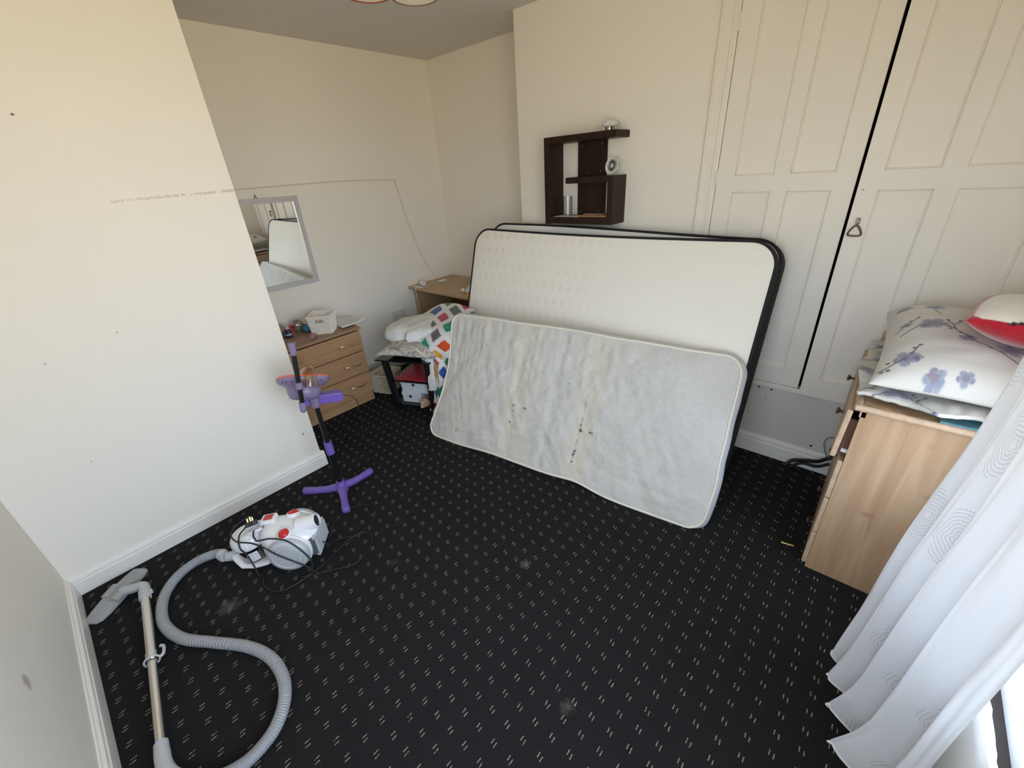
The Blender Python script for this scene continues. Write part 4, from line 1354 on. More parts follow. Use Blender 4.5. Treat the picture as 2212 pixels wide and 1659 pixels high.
qrows = [[[-2.899, 2.10, 0.60], [-2.701, 2.14, 0.700], [-2.496, 2.14, 0.732], [-2.26, 2.10, 0.730]],
         [[-2.876, 1.96, 0.57], [-2.605, 1.98, 0.660], [-2.377, 1.98, 0.695], [-2.19, 1.98, 0.690]],
         [[-2.750, 1.81, 0.55], [-2.505, 1.83, 0.620], [-2.309, 1.83, 0.650], [-2.14, 1.88, 0.640]],
         [[-2.610, 1.74, 0.50], [-2.440, 1.735, 0.530], [-2.297, 1.745, 0.55], [-2.14, 1.82, 0.55]],
         [[-2.440, 1.76, 0.42], [-2.345, 1.735, 0.435], [-2.262, 1.74, 0.455], [-2.15, 1.77, 0.47]],
         [[-2.364, 1.73, 0.30], [-2.307, 1.705, 0.320], [-2.251, 1.715, 0.336], [-2.17, 1.74, 0.354]],
         [[-2.355, 1.70, 0.17], [-2.310, 1.685, 0.190], [-2.27, 1.69, 0.204], [-2.20, 1.70, 0.217]],
         [[-2.420, 1.68, 0.012], [-2.377, 1.66, 0.012], [-2.32, 1.655, 0.03], [-2.25, 1.66, 0.06]]]
S = patch([[Vector(p) for p in r] for r in qrows], 22)
hh, ww = len(S), len(S[0])
cols = []
Q = []
for j in range(hh):
    row = []
    for i in range(ww):
        s = i / (ww - 1); t = j / (hh - 1)
        p = S[j][i].copy()
        fold = 0.014 * math.sin(s * 15 + 2.5 * nz(s * 2, t * 3, 1)) * sstep(0.35, 0.6, t) + 0.012 * nz(s * 4, t * 7, 2) + 0.030 * math.exp(-((t - 0.40) / 0.05) ** 2) * math.exp(-((s - 0.25) / 0.35) ** 2)
        p += Vector((0.15, -0.8, 0.35)) * fold
        p.z = max(p.z, 0.004)
        row.append(p)
        wid = 0.62 * (1 - 0.35 * t)
        cols.append(quilt_paint(s * wid, t * 1.18, 0.20))
    Q.append(row)
m_quilt = painted('printed diamond cotton', bump=0.2)
qo = build('duvet_cover', MB().grid(Q), m_quilt, cols=np.array(cols, dtype=np.float32), thick=0.012)
tag(qo, 'white duvet cover with multicoloured diamonds hanging over the white duvet', 'bedding')

brows = [[[-2.500, 1.74, 0.50], [-2.425, 1.70, 0.520], [-2.35, 1.72, 0.53]],
         [[-2.455, 1.735, 0.36], [-2.395, 1.69, 0.374], [-2.335, 1.71, 0.391]],
         [[-2.450, 1.735, 0.28], [-2.385, 1.68, 0.28], [-2.325, 1.705, 0.291]],
         [[-2.475, 1.735, 0.240], [-2.395, 1.68, 0.205], [-2.335, 1.705, 0.215]]]
S = patch([[Vector(p) for p in r] for r in brows], 10)
for j, r in enumerate(S):
    for i, p in enumerate(r):
        p.y -= 0.016 * nz(p.x * 22, p.z * 8, 3) + 0.006
mb = MB().grid(S)
bo = build('fleece_blanket', mb, m_fleece, thick=0.02)
tag(bo, 'white fleece corner hanging down in front of the black table leg', 'blanket')

# cream bin beside the table, and a black charger on the floor behind it
cb_ = thing('storage_basket', 'cream woven storage basket on the floor behind the black table leg', 'basket', (-3.06, 1.70, 0), R(20))
basket(cb_, 0.17, 0.17, 0.20, 0.20, 0.17, m_cream, hole=True)
mb = MB().box(-3.19, -3.13, 1.60, 1.66, 0, 0.09)
tag(build('power_brick', mb, m_black, bevel=0.006), 'black power brick on the floor beside the cream basket', 'adapter')
tag(build('white_cord', MB().tube(smooth_path([(-3.15, 1.63, 0.095), (-3.08, 1.60, 0.14), (-3.02, 1.66, 0.19), (-2.98, 1.75, 0.21)], 6), 0.003, n=6), m_cable), 'thin pale cord looping above the black power brick', 'cable')

# ------------------------------------------------------------------ pale chest of drawers on the right
pc = thing('chest_of_drawers', 'tall pale pine chest of drawers with its top drawer pulled open, beside the curtain', 'chest of drawers', (0.27, 2.13, 0))
PX0, PX1, PY0, PY1, PH = 0.074, 0.480, 1.775, 2.47, 0.835
mb = MB().box(PX0, PX1, PY0, PY0 + 0.018, 0, PH - 0.022)
build('side_panel', mb, m_pine, pc, bevel=0.001)
build('side_panel', MB().box(PX0, PX1, PY1 - 0.018, PY1, 0, PH - 0.022), m_pine, pc, bevel=0.001)
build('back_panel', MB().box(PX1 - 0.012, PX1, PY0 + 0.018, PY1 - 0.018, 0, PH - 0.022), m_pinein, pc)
tp = build('top', MB().box(PX0 - 0.002, PX1, PY0 - 0.006, PY1 + 0.006, PH - 0.022, PH - 0.006), m_pine, pc)
mb = MB()
for a_, c2 in (((PX0 - 0.022, PY0 - 0.008), (PX1, PY0 - 0.008)), ((PX0 - 0.022, PY1 + 0.008), (PX1, PY1 + 0.008)), ((PX0 - 0.014, PY0 - 0.008), (PX0 - 0.014, PY1 + 0.008))):
    mb.tube([(a_[0], a_[1], PH - 0.013), (c2[0], c2[1], PH - 0.013)], 0.0125, n=14)
build('edge_moulding', mb, m_pinetrim, tp)
build('rail', MB().box(PX0 - 0.004, PX0 + 0.014, PY0 + 0.0, PY1, PH - 0.052, PH - 0.022), m_pinetrim, pc)
# drawers: top one pulled open and tilted
zs = [(0.590, 0.800), (0.395, 0.578), (0.205, 0.388), (0.020, 0.198)]
for k, (z0, z1) in enumerate(zs):
    if k == 0:
        M = Matrix.Translation((PX0 - 0.030, 0, z0)) @ Matrix.Rotation(R(2.0), 4, 'Y') @ Matrix.Translation((0, 0, -z0))
    else:
        M = Matrix.Translation((PX0, 0, 0))
    mb = MB().box(-0.018, 0.0, PY0 + 0.002, PY1 - 0.002, z0, z1, M)
    d = build('drawer', mb, m_pinetrim, pc, bevel=0.003)
    if k == 0:
        bm_ = MB().box(0.001, 0.30, PY0 + 0.024, PY0 + 0.034, z0 + 0.01, z1 - 0.045, M).box(0.001, 0.30, PY1 - 0.034, PY1 - 0.024, z0 + 0.01, z1 - 0.045, M).box(0.001, 0.30, PY0 + 0.024, PY1 - 0.024, z0 + 0.006, z0 + 0.010, M)
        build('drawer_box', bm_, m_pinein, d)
        build('runner', MB().box(0.010, 0.24, PY0 + 0.0185, PY0 + 0.0235, z0 + 0.022, z0 + 0.036, M), m_upvc, d)
    for yk in (1.945, 2.31):
        zc = (z0 + z1) / 2 + 0.01
        Mk = M @ Matrix.Translation((-0.018, yk, zc)) @ Matrix.Rotation(R(-90), 4, 'Y')
        build('knob', MB().lathe([(0.006, 0), (0.005, 0.012), (0.008, 0.016), (0.015, 0.022), (0.013, 0.026), (0.0, 0.029)], Mk, n=18), m_bronze, d)
# cream box-pleat: thin boards seen leaning behind the pillow
tag(build('wooden_board', MB().box(0.075, 0.24, 2.478, 2.492, PH - 0.10, PH + 0.06), m_pinetrim, bevel=0.002), 'short pale wooden board standing behind the pine chest', 'board')

# screwdriver-like metal bit near the chest
tag(build('drawer_screw', MB().cyl((-0.03, 1.855, 0.006), (0.015, 1.865, 0.006), 0.005, n=10).cyl((-0.034, 1.854, 0.006), (-0.03, 1.855, 0.006), 0.009, n=10), m_brass), 'loose brass screw on the carpet beside the pine chest', 'screw')

# black coiled cord at the skirting
mb = MB().tube(smooth_path([(-0.14, 2.50, 0.012), (-0.115, 2.515, 0.045), (-0.05, 2.51, 0.075), (0.0, 2.50, 0.10), (0.04, 2.48, 0.15), (0.10, 2.50, 0.17)], 8), 0.010, n=8)
mb.tube(smooth_path([(-0.12, 2.49, 0.012), (-0.07, 2.50, 0.055), (0.0, 2.49, 0.07), (0.05, 2.49, 0.11)], 8), 0.008, n=8)
tag(build('tangled_cable', mb, m_blackrub), 'black cord bundle rising beside the far skirting by the pine chest', 'cable')
tag(build('wire_loop', MB().tube(smooth_path([(0.03, 2.52, 0.13), (0.0, 2.53, 0.20), (0.01, 2.53, 0.245), (0.045, 2.53, 0.25), (0.08, 2.53, 0.22)], 8), 0.0022, n=6), plain('grey wire', (0.12, 0.13, 0.14), 0.5)), 'thin grey wire loop standing above the black cord bundle', 'wire')

# bedding on the pine chest


def pil_uv(nx, ny):
    return None


def flower_layer(W, D):
    """returns a paint function for blue-grey blossom on branches"""
    rnd = random.Random(11)
    flowers = [(0.17, 0.13, 0.060, 0.3), (0.225, 0.135, 0.034, 1.2), (0.30, 0.52, 0.070, 0.1), (0.245, 0.47, 0.04, 0.7), (0.50, 0.37, 0.042, 0.9), (0.36, 0.03, 0.050, 0.5), (0.30, 0.78, 0.055, 0.2), (0.10, 0.80, 0.05, 1.4),
               (0.62, 0.72, 0.06, 0.4), (0.72, 0.30, 0.055, 1.0), (0.85, 0.62, 0.06, 0.2), (0.52, 0.05, 0.04, 0.3), (0.12, 0.50, 0.035, 1.0)]
    branches = [[(0.02, 0.06), (0.07, 0.07), (0.12, 0.10), (0.17, 0.13)], [(0.19, 0.16), (0.21, 0.20), (0.225, 0.235)], [(0.34, 0.50), (0.42, 0.47), (0.48, 0.41), (0.56, 0.33), (0.68, 0.26), (0.80, 0.17)],
                [(0.43, 0.46), (0.41, 0.53), (0.38, 0.57)], [(0.43, 0.52), (0.47, 0.58)], [(0.50, 0.385), (0.55, 0.345)], [(0.06, 0.42), (0.12, 0.50), (0.20, 0.60)], [(0.10, 0.36), (0.20, 0.46), (0.27, 0.50)],
                [(0.30, 0.72), (0.34, 0.66)], [(0.20, 0.86), (0.36, 0.90)]]
    buds = [(0.07, 0.105), (0.085, 0.055), (0.05, 0.05), (0.235, 0.245), (0.205, 0.215), (0.40, 0.46), (0.39, 0.485), (0.46, 0.42), (0.52, 0.39), (0.62, 0.29), (0.20, 0.60), (0.15, 0.555), (0.46, 0.575), (0.385, 0.575)]
    return flowers, branches, buds


FL, BR, BU = flower_layer(1, 1)


FW, FD = 0.46, 0.64


def floral(u, v):
    c = [0.62, 0.60, 0.555]
    X, Y = u * FW, v * FD
    for (fx, fy, r, ph) in FL:
        dx, dy = X - fx * FW, Y - fy * FD
        d = math.hypot(dx, dy)
        if d > r * 0.9: continue
        a = math.atan2(dy, dx) + ph
        rr = r * 0.72 * (0.62 + 0.38 * abs(math.cos(2.5 * a)) ** 0.6)
        f = sstep(rr, rr * 0.72, d)
        if f > 0:
            q = d / rr
            k = 0.5 + 0.5 * nz(X * 60 + fx * 9, Y * 60, 2)
            col = (0.17 + 0.26 * q * k, 0.20 + 0.26 * q * k, 0.30 + 0.25 * q * k)
            if q < 0.35 or (k > 0.62 and q < 0.8): col = (0.20, 0.16, 0.22)
            c = [x * (1 - 0.85 * f) + y * 0.85 * f for x, y in zip(c, col)]
    for br in BR:
        for (a, b2) in zip(br[:-1], br[1:]):
            ax, ay, bx, by = a[0] * FW, a[1] * FD, b2[0] * FW, b2[1] * FD
            tx, ty = bx - ax, by - ay
            t = max(0, min(1, ((X - ax) * tx + (Y - ay) * ty) / (tx * tx + ty * ty)))
            d = math.hypot(X - ax - t * tx, Y - ay - t * ty)
            f = sstep(0.0034, 0.0014, d)
            if f > 0: c = [x * (1 - f) + y * f for x, y in zip(c, (0.11, 0.12, 0.16))]
    for (bx, by) in BU:
        d = math.hypot((X - bx * FW), (Y - by * FD) * 1.3)
        f = sstep(0.0085, 0.005, d)
        if f > 0: c = [x * (1 - f) + y * f for x, y in zip(c, (0.14, 0.13, 0.18))]
    return c


m_floral = painted('white cotton with blue-grey blossom', bump=0.15, bscale=500)
# flat folded sheet below
mb = MB()
rows = []
nx, ny = 90, 60
cols = []
for j in range(ny):
    row = []
    for i in range(nx):
        s, t = i / (nx - 1), j / (ny - 1)
        x = 0.046 + 0.40 * t + 0.0 * s
        y = 1.80 + 0.62 * s
        bulge = 0.024 * math.exp(-((s - 0.02) / 0.10) ** 2) * math.exp(-((t - 0.55) / 0.20) ** 2)
        y -= bulge * 2.6 + 0.012 * nz(t * 7, 1, 1) * math.exp(-s / 0.1)
        x -= 0.030 * math.exp(-((s - 0.40) / 0.16) ** 2) * math.exp(-t / 0.15)
        z = PH + 0.020 + 0.014 * nz(s * 5, t * 5, 4) + 0.006 * nz(s * 14, t * 14, 4) + bulge * 0.6
        z += 0.016 * math.exp(-((s - 0.40) / 0.16) ** 2) * math.exp(-t / 0.2)
        z = max(z, PH + 0.006)
        row.append(Vector((x, y, z)))
        cols.append(floral(t * 0.9 + 0.05, (s * 1.3 + 0.4) % 1.0))
    rows.append(row)
sh = build('folded_sheet', MB().grid(rows), m_floral, cols=np.array(cols, dtype=np.float32), thick=0.012)
tag(sh, 'crumpled floral sheet spread under the pillow on the pine chest', 'bedding')
mb = MB()
tilt = Matrix.Rotation(R(-6), 4, 'Y')
uv = cushion(mb, (0.278, 2.105, PH + 0.120), 0.68, 0.43, 0.115, rz=R(90), tilt=tilt, n=300, m_=210, seed=2, wr=0.007, pinch=0.12, px=3.2, zmin=PH + 0.038)
cols = np.array([floral(1 - v_, u_) for u_, v_ in uv], dtype=np.float32)
pl = build('pillow', mb, m_floral, cols=cols)
tag(pl, 'plump white pillow with blue-grey blossom print on the pine chest', 'pillow')
mb = MB().box(0.27, 0.44, 1.768, 1.90, PH - 0.001, PH + 0.006)
tag(build('magazine', mb, plain('teal printed cover', (0.10, 0.24, 0.28), 0.35, amt=0.7, scale=22)), 'thin teal magazine sticking out under the floral sheet', 'magazine')

# red cushion with cream and black patches
m_redplush = painted('red plush', bump=0.5, bscale=180, bdist=0.003, sheen=0.6)


def red_paint(x, y, z):
    k = 1 + 0.2 * nz(x * 40, y * 40, z * 40)
    c = [0.36 * k, 0.006 * k, 0.016 * k]
    h = z - (PH + 0.285) - 0.10 * (y - 2.05)
    if h > 0.042 and x > 0.33: c = [0.012, 0.011, 0.013]
    if h > 0.046 + 0.16 * max(0, x - 0.33): c = [0.72, 0.66, 0.55]
    return c


mb = MB()
uv = cushion(mb, (0.412, 2.05, PH + 0.285), 0.34, 0.29, 0.070, rz=R(80), tilt=Matrix.Rotation(R(8), 4, 'X'), n=90, m_=80, seed=7, wr=0.004, pinch=0.0, px=2.2, sag=2.8)
cols = np.array([red_paint(*p) for p in mb.v], dtype=np.float32)
tag(build('cushion', mb, m_redplush, cols=cols), 'red plush cushion with cream and black patches on top of the floral pillow', 'cushion')

# ------------------------------------------------------------------ curtain
m_curt = bpy.data.materials.new('white embroidered curtain'); m_curt.use_nodes = True
nt = m_curt.node_tree; nt.nodes.clear()
N, L = nt.nodes, nt.links
out = N.new('ShaderNodeOutputMaterial'); df = N.new('ShaderNodeBsdfDiffuse'); tr = N.new('ShaderNodeBsdfTranslucent'); mx = N.new('ShaderNodeMixShader')
uvn = N.new('ShaderNodeUVMap'); uvn.uv_map = 'uv'
vo = N.new('ShaderNodeTexVoronoi'); vo.voronoi_dimensions = '2D'; vo.inputs['Scale'].default_value = 3.0; vo.inputs['Randomness'].default_value = 0.55
L.new(uvn.outputs[0], vo.inputs['Vector'])
sb = N.new('ShaderNodeVectorMath'); sb.operation = 'SUBTRACT'; L.new(uvn.outputs[0], sb.inputs[0])
mp = N.new('ShaderNodeVectorMath'); mp.operation = 'DIVIDE'; mp.inputs[1].default_value = (1, 1, 1)
L.new(vo.outputs['Position'], mp.inputs[0]); L.new(mp.outputs[0], sb.inputs[1])
sx = N.new('ShaderNodeSeparateXYZ'); L.new(sb.outputs[0], sx.inputs[0])


def mth(op, a, b=None):
    n = N.new('ShaderNodeMath'); n.operation = op
    for i, v in enumerate((a, b)):
        if v is None: continue
        if isinstance(v, (int, float)): n.inputs[i].default_value = v
        else: L.new(v, n.inputs[i])
    return n.outputs[0]


rad_ = mth('SQRT', mth('ADD', mth('POWER', mth('ABSOLUTE', mth('MULTIPLY', sx.outputs[0], 1.25)), 2), mth('POWER', mth('ABSOLUTE', sx.outputs[1]), 2)))
ang_ = mth('ARCTAN2', sx.outputs[1], sx.outputs[0])
pet = mth('ADD', 0.062, mth('MULTIPLY', 0.030, mth('ABSOLUTE', mth('SINE', mth('MULTIPLY', ang_, 2.5)))))
mask = mth('MULTIPLY', mth('LESS_THAN', rad_, pet), mth('GREATER_THAN', rad_, 0.010))
rings = mth('GREATER_THAN', mth('SINE', mth('ADD', mth('MULTIPLY', rad_, 620), mth('MULTIPLY', mth('SINE', mth('MULTIPLY', ang_, 5)), 2.0))), 0.25)
dsh = mth('GREATER_THAN', mth('SINE', mth('MULTIPLY', ang_, 75)), -0.2)
emb = mth('MULTIPLY', mth('MULTIPLY', mask, rings), dsh)
cm = N.new('ShaderNodeMix'); cm.data_type = 'RGBA'; cm.inputs[6].default_value = (0.74, 0.745, 0.765, 1); cm.inputs[7].default_value = (0.54, 0.54, 0.55, 1)
L.new(emb, cm.inputs[0]); L.new(cm.outputs[2], df.inputs[0]); L.new(cm.outputs[2], tr.inputs[0])
bp = N.new('ShaderNodeBump'); bp.inputs['Strength'].default_value = 0.5; bp.inputs['Distance'].default_value = 0.002
L.new(emb, bp.inputs['Height']); L.new(bp.outputs[0], df.inputs['Normal'])
mx.inputs[0].default_value = 0.10
L.new(df.outputs[0], mx.inputs[1]); L.new(tr.outputs[0], mx.inputs[2]); L.new(mx.outputs[0], out.inputs[0])


def lerp3(a, b_, t): return a + (b_ - a) * t


rowsF = smooth_path([(0.385, 1.88, 2.30), (0.365, 1.78, 1.70), (0.345, 1.64, 1.19), (0.300, 1.49, 0.93), (0.255, 1.40, 0.62), (0.235, 1.36, 0.30), (0.222, 1.34, 0.085)], 30)
nF = len(rowsF)
nS = 240
P = []; uv = []
for j in range(nF):
    t = j / (nF - 1)
    F = rowsF[j]
    Nn = Vector((0.385 - 0.025 * t, 0.90, F.z * 1.0))
    if t > 0.85: Nn.x = 0.36 - 0.06 * sstep(0.85, 1.0, t)
    row = []
    base = Nn - F
    base.z = 0
    perp = Vector((-base.y, base.x, 0)).normalized()
    if perp.x > 0: perp = -perp
    for i in range(nS):
        s = i / (nS - 1)
        amp = (0.020 + 0.030 * sstep(0.2, 1.0, t)) * math.sin(PI * min(max(s * 1.02, 0), 1)) ** 0.35
        ph = 2 * PI * (4.3 * s ** 0.92) + 0.5 * nz(s * 2, t * 1.5, 1) + 0.9
        fold = amp * (math.sin(ph) + 0.28 * math.sin(2 * ph + 1.2) + 0.18 * nz(s * 9, t * 3, 5))
        p = lerp3(F, Nn, s)
        p += perp * fold + base.normalized() * (0.35 * amp * math.cos(ph))
        p += perp * 0.004 * nz(s * 30, t * 7, 3)
        p.x = min(p.x, 0.412 if p.z < WZ0 + 0.05 else 0.445)
        zz = F.z + (0.018 * math.sin(ph) * t ** 3) + 0.008 * nz(s * 14, 1, 2) * t ** 3 - 0.03 * s * t
        p.z = zz
        row.append(p); uv.append((s * 1.35, F.z))
    P.append(row)
cur = build('curtain', MB().grid(P), m_curt, uv=uv)
tag(cur, 'long white embroidered curtain hanging beside the window', 'curtain')
mb = MB().tube([(p.x, p.y, p.z + 0.002) for p in P[-1]], 0.0035, n=6)
build('hem', mb, plain('white hem', (0.80, 0.80, 0.82), 0.9), cur)
o = thing('curtain_rail', 'white curtain rail above the window', 'curtain rail', (0.41, 0.75, 2.33))
build('rail', MB().cyl((0.405, -0.2, 2.33), (0.405, 1.95, 2.33), 0.012), m_upvc, o)
for y in (-0.1, 1.85):
    build('bracket', MB().box(0.405, 0.50, y - 0.008, y + 0.008, 2.325, 2.335), m_upvc, o)

# ------------------------------------------------------------------ vacuum cleaner
va = R(49)
vac = thing('vacuum_cleaner', 'white and red vacuum cleaner with grey hose, steel tube and black cable on carpet', 'vacuum cleaner', (-2.035, 0.165, 0), va)


def loft(secs, n=36, pw=2.6):
    P = []
    for (x, hw, z0, z1, yc) in secs:
        row = []
        cz, hz = (z0 + z1) / 2, (z1 - z0) / 2
        for k in range(n):
            a = 2 * PI * k / n
            c, s = math.cos(a), math.sin(a)
            row.append(Vector((x, yc + hw * math.copysign(abs(c) ** (2 / pw), c), cz + hz * math.copysign(abs(s) ** (2 / pw), s))))
        P.append(row)
    mb = MB().grid(P, closed_u=True)
    mb.add(P[0], [tuple(reversed(range(n)))], True)
    mb.add(P[-1], [tuple(range(n))], True)
    return mb


lower = loft([(-0.035, 0.030, 0.030, 0.060, 0), (-0.02, 0.045, 0.022, 0.064, 0), (0.02, 0.076, 0.016, 0.040, 0), (0.08, 0.084, 0.014, 0.038, 0), (0.14, 0.080, 0.016, 0.050, 0), (0.17, 0.080, 0.018, 0.100, 0)])
build('base', lower, m_plw, vac, world=False)
body = loft([(0.140, 0.060, 0.045, 0.190, 0), (0.155, 0.080, 0.030, 0.208, 0), (0.19, 0.092, 0.026, 0.212, 0), (0.25, 0.098, 0.024, 0.206, 0), (0.31, 0.098, 0.026, 0.196, 0), (0.355, 0.085, 0.034, 0.184, 0), (0.385, 0.062, 0.05, 0.165, 0), (0.392, 0.045, 0.06, 0.155, 0)], pw=3.0)
bd = build('body', body, m_plw, vac, world=False)
for s in (-1, 1):
    M = Matrix.Translation((0.268, s * 0.088, 0.098)) @ Matrix.Rotation(R(90) * (1 if s < 0 else -1), 4, 'X')
    w = build('wheel', MB().lathe([(0.0, 0.033), (0.060, 0.033), (0.062, 0.029), (0.068, 0.029), (0.070, 0.033), (0.084, 0.031), (0.092, 0.020), (0.094, 0.0), (0.092, -0.012)], M, n=48), m_plg2, vac, world=False)
    build('hub_ring', MB().tube([M @ Vector((0.045 * math.cos(a), 0.045 * math.sin(a), 0.033)) for a in [2 * PI * i / 40 for i in range(40)]], 0.0018, n=6, closed=True), m_plg, w, world=False)
    # arch over the wheel
    build('wheel_arch', MB().tube([M @ Vector((0.095 * math.cos(a), 0.095 * math.sin(a), -0.004)) for a in [2 * PI * i / 48 for i in range(48)]], 0.006, n=8, closed=True), m_plw, vac, world=False)
    Mb = Matrix.Translation((0.262, s * 0.066, 0.196)) @ Matrix.Rotation(R(22) * -s, 4, 'X')
    bt = build('button', MB().lathe([(0.024, 0.0), (0.024, 0.010), (0.018, 0.017), (0.0, 0.020)], Mb, n=28), m_red, vac, world=False)
    bt['label'] = 'round red button'
    build('button_collar', MB().lathe([(0.036, -0.012), (0.034, 0.004), (0.028, 0.010), (0.025, 0.008)], Mb, n=28), m_plw, bt, world=False)
# hose port pointing backwards at the top
Mp = Matrix.Translation((0.330, -0.006, 0.180)) @ Matrix.Rotation(R(74), 4, 'Y')
pt = build('port', MB().lathe([(0.046, -0.02), (0.040, 0.02), (0.036, 0.050), (0.035, 0.070), (0.030, 0.072), (0.029, 0.030), (0.0, 0.028)], Mp, n=32), m_plw, vac, world=False)
build('port_opening', MB().lathe([(0.0, 0.060), (0.0292, 0.0605)], Mp, n=32), m_black, pt, world=False)
# exhaust grille
mb = MB()
Mg = Matrix.Translation((0.388, 0, 0.030))
for k in range(9):
    yy = -0.072 + k * 0.0155
    mb.box(-0.004, 0.012, yy, yy + 0.007, 0.02, 0.115, Mg)
mb.box(-0.01, 0.006, -0.078, 0.064, 0.012, 0.020, Mg).box(-0.01, 0.006, -0.078, 0.064, 0.115, 0.124, Mg)
gr = build('exhaust_grille', mb, m_plg2, vac, world=False, bevel=0.001)
build('grille_back', MB().box(-0.03, -0.002, -0.076, 0.062, 0.018, 0.118, Mg), plain('dark grille', (0.10, 0.10, 0.11), 0.6), gr, world=False)
# dust bin
bx, by = 0.070, 0.0
Mc = Matrix.Translation((bx, by, 0.034)) @ Matrix.Rotation(R(-5), 4, 'Y')
dbn = build('dust_bin', MB().lathe([(0.060, 0.0), (0.067, 0.006), (0.070, 0.095), (0.068, 0.095), (0.065, 0.008), (0.0, 0.004)], Mc, n=40), m_bin, vac, world=False)
build('dust', MB().lathe([(0.0, 0.008), (0.058, 0.008), (0.060, 0.040), (0.030, 0.055), (0.0, 0.050)], Mc, n=24).cyl(Mc @ Vector((0, 0, 0.05)), Mc @ Vector((0, 0, 0.095)), 0.03), m_dust, dbn, world=False)
lidp = [(0.073, 0.088), (0.078, 0.096), (0.079, 0.112), (0.073, 0.136), (0.062, 0.150), (0.044, 0.158), (0.030, 0.154), (0.0, 0.148)]
ld = build('bin_lid', MB().lathe(lidp, Mc, n=40), m_lid, vac, world=False)
mb = MB()
for k in range(14):
    a = R(-150) + k * R(12)
    mb.tube([Mc @ Vector((r * math.cos(a), r * math.sin(a), z + 0.001)) for r, z in lidp[2:5]], 0.0012, n=5)
build('lid_rib', mb, m_plg2, ld, world=False)
# sticker on the bin
mb = MB(); P2 = []
for j in range(2):
    P2.append([Mc @ Vector((0.0708 * math.cos(R(-92 + 5 * i)), 0.0708 * math.sin(R(-92 + 5 * i)), 0.020 + 0.052 * j)) for i in range(9)])
mb.grid(P2)
stk = build('sticker', mb, m_paper, dbn, world=False)
mb = MB()
for rr_ in range(2):
    for cc_ in range(3):
        for q_ in range(3):
            a0 = -88 + cc_ * 12.5 + q_ * 2.2; z = 0.026 + rr_ * 0.024 + 0.005 * ((q_ * 2 + cc_) % 3)
            Pq = [[Mc @ Vector((0.0711 * math.cos(R(a0 + e_)), 0.0711 * math.sin(R(a0 + e_)), z + dz)) for e_ in (0, 1.6)] for dz in (0, 0.004)]
            mb.grid(Pq)
build('print', mb, plain('grey ink', (0.22, 0.23, 0.25), 0.6), stk, world=False)
# carrying handle from lid over to the body with the red latch
hp_ = smooth_path([(0.150, -0.026, 0.214), (0.115, -0.034, 0.204), (0.085, -0.030, 0.196), (0.072, 0.0, 0.193), (0.085, 0.030, 0.196), (0.115, 0.034, 0.204), (0.150, 0.026, 0.214)], 8)
hd = build('carry_handle', MB().tube(hp_, 0.0085, n=10), m_plw, vac, world=False)
Mz = Matrix.Translation((0.165, 0.030, 0.213)) @ Matrix.Rotation(R(-4), 4, 'Y')
build('top_cover', MB().box(-0.035, 0.035, -0.030, 0.030, -0.01, 0.014, Mz), m_plw, vac, world=False, bevel=0.008, seg=3)
bt = build('latch_button', MB().box(-0.018, 0.022, -0.017, 0.017, 0.013, 0.018, Mz), m_red, vac, world=False, bevel=0.002)
bt['label'] = 'square red latch'
# hose inlet
build('inlet', MB().cyl((-0.075, 0, 0.042), (-0.02, 0, 0.045), 0.022, 0.026, n=24), m_plg2, vac, world=False)
# seam line
VM = XF[vac.name]

# hose as a thing of its own parts: plugged into the vacuum
hose = vac
pw_ = VM @ Vector((-0.085, 0, 0.042))
hpts = [pw_, Vector((-2.150, 0.085, 0.040)), Vector((-2.190, 0.01, 0.032)), Vector((-2.175, -0.075, 0.028)), Vector((-2.105, -0.145, 0.028)), Vector((-2.005, -0.182, 0.028)), Vector((-1.90, -0.188, 0.028)), Vector((-1.78, -0.155, 0.028)), Vector((-1.66, -0.078, 0.028)),
        Vector((-1.535, 0.002, 0.028)), Vector((-1.42, 0.045, 0.028)), Vector((-1.31, 0.050, 0.028)), Vector((-1.22, 0.022, 0.028)), Vector((-1.155, -0.035, 0.028)), Vector((-1.130, -0.105, 0.028)), Vector((-1.135, -0.165, 0.028)), Vector((-1.165, -0.225, 0.030)), Vector((-1.22, -0.275, 0.034))]
hs = smooth_path(hpts, 44)
hs_o = build('hose', MB().tube(hs[24:], 0.0205, n=20, rfn=lambda i: 1.0 + (0.055 if (i % 4) < 2 else -0.055)), m_hose, hose)
build('hose_cuff', MB().tube([hs[0], hs[8], hs[18], hs[19], hs[28]], [0.023, 0.023, 0.023, 0.027, 0.027], n=24), m_plg2, hs_o)
# wand, floor head
wd = vac
A0 = Vector((-2.150, -0.208, 0.048)); A1 = Vector((-1.385, -0.305, 0.040))
dv_ = (A1 - A0)
mid = A0 + dv_ * 0.505
build('steel_tube', MB().cyl(A0, mid, 0.0175, n=28), m_steel, wd)
build('steel_tube', MB().cyl(mid - dv_ * 0.02, A1, 0.0155, n=28), m_steel, wd)
cl = build('clip_collar', MB().cyl(mid - dv_ * 0.035, mid + dv_ * 0.01, 0.0205, n=28), m_steel, wd)
dn = dv_.normalized(); sd = Vector((-dn.y, dn.x, 0))
q0 = mid + dv_ * 0.012
build('park_clip', MB().tube([q0 + sd * 0.024 * math.cos(a) + Vector((0, 0, 0.024 * math.sin(a))) for a in [2 * PI * i / 24 for i in range(24)]], 0.0035, n=8, closed=True)
      .tube(smooth_path([q0 + sd * 0.022, q0 + sd * 0.036 - dn * 0.005, q0 + sd * 0.040 - dn * 0.040, q0 + sd * 0.030 - dn * 0.052], 5), 0.006, n=8), m_plg2, wd)
mb = MB().cyl(A1 - dn * 0.015, A1 + dn * 0.03, 0.020, 0.022, n=24)
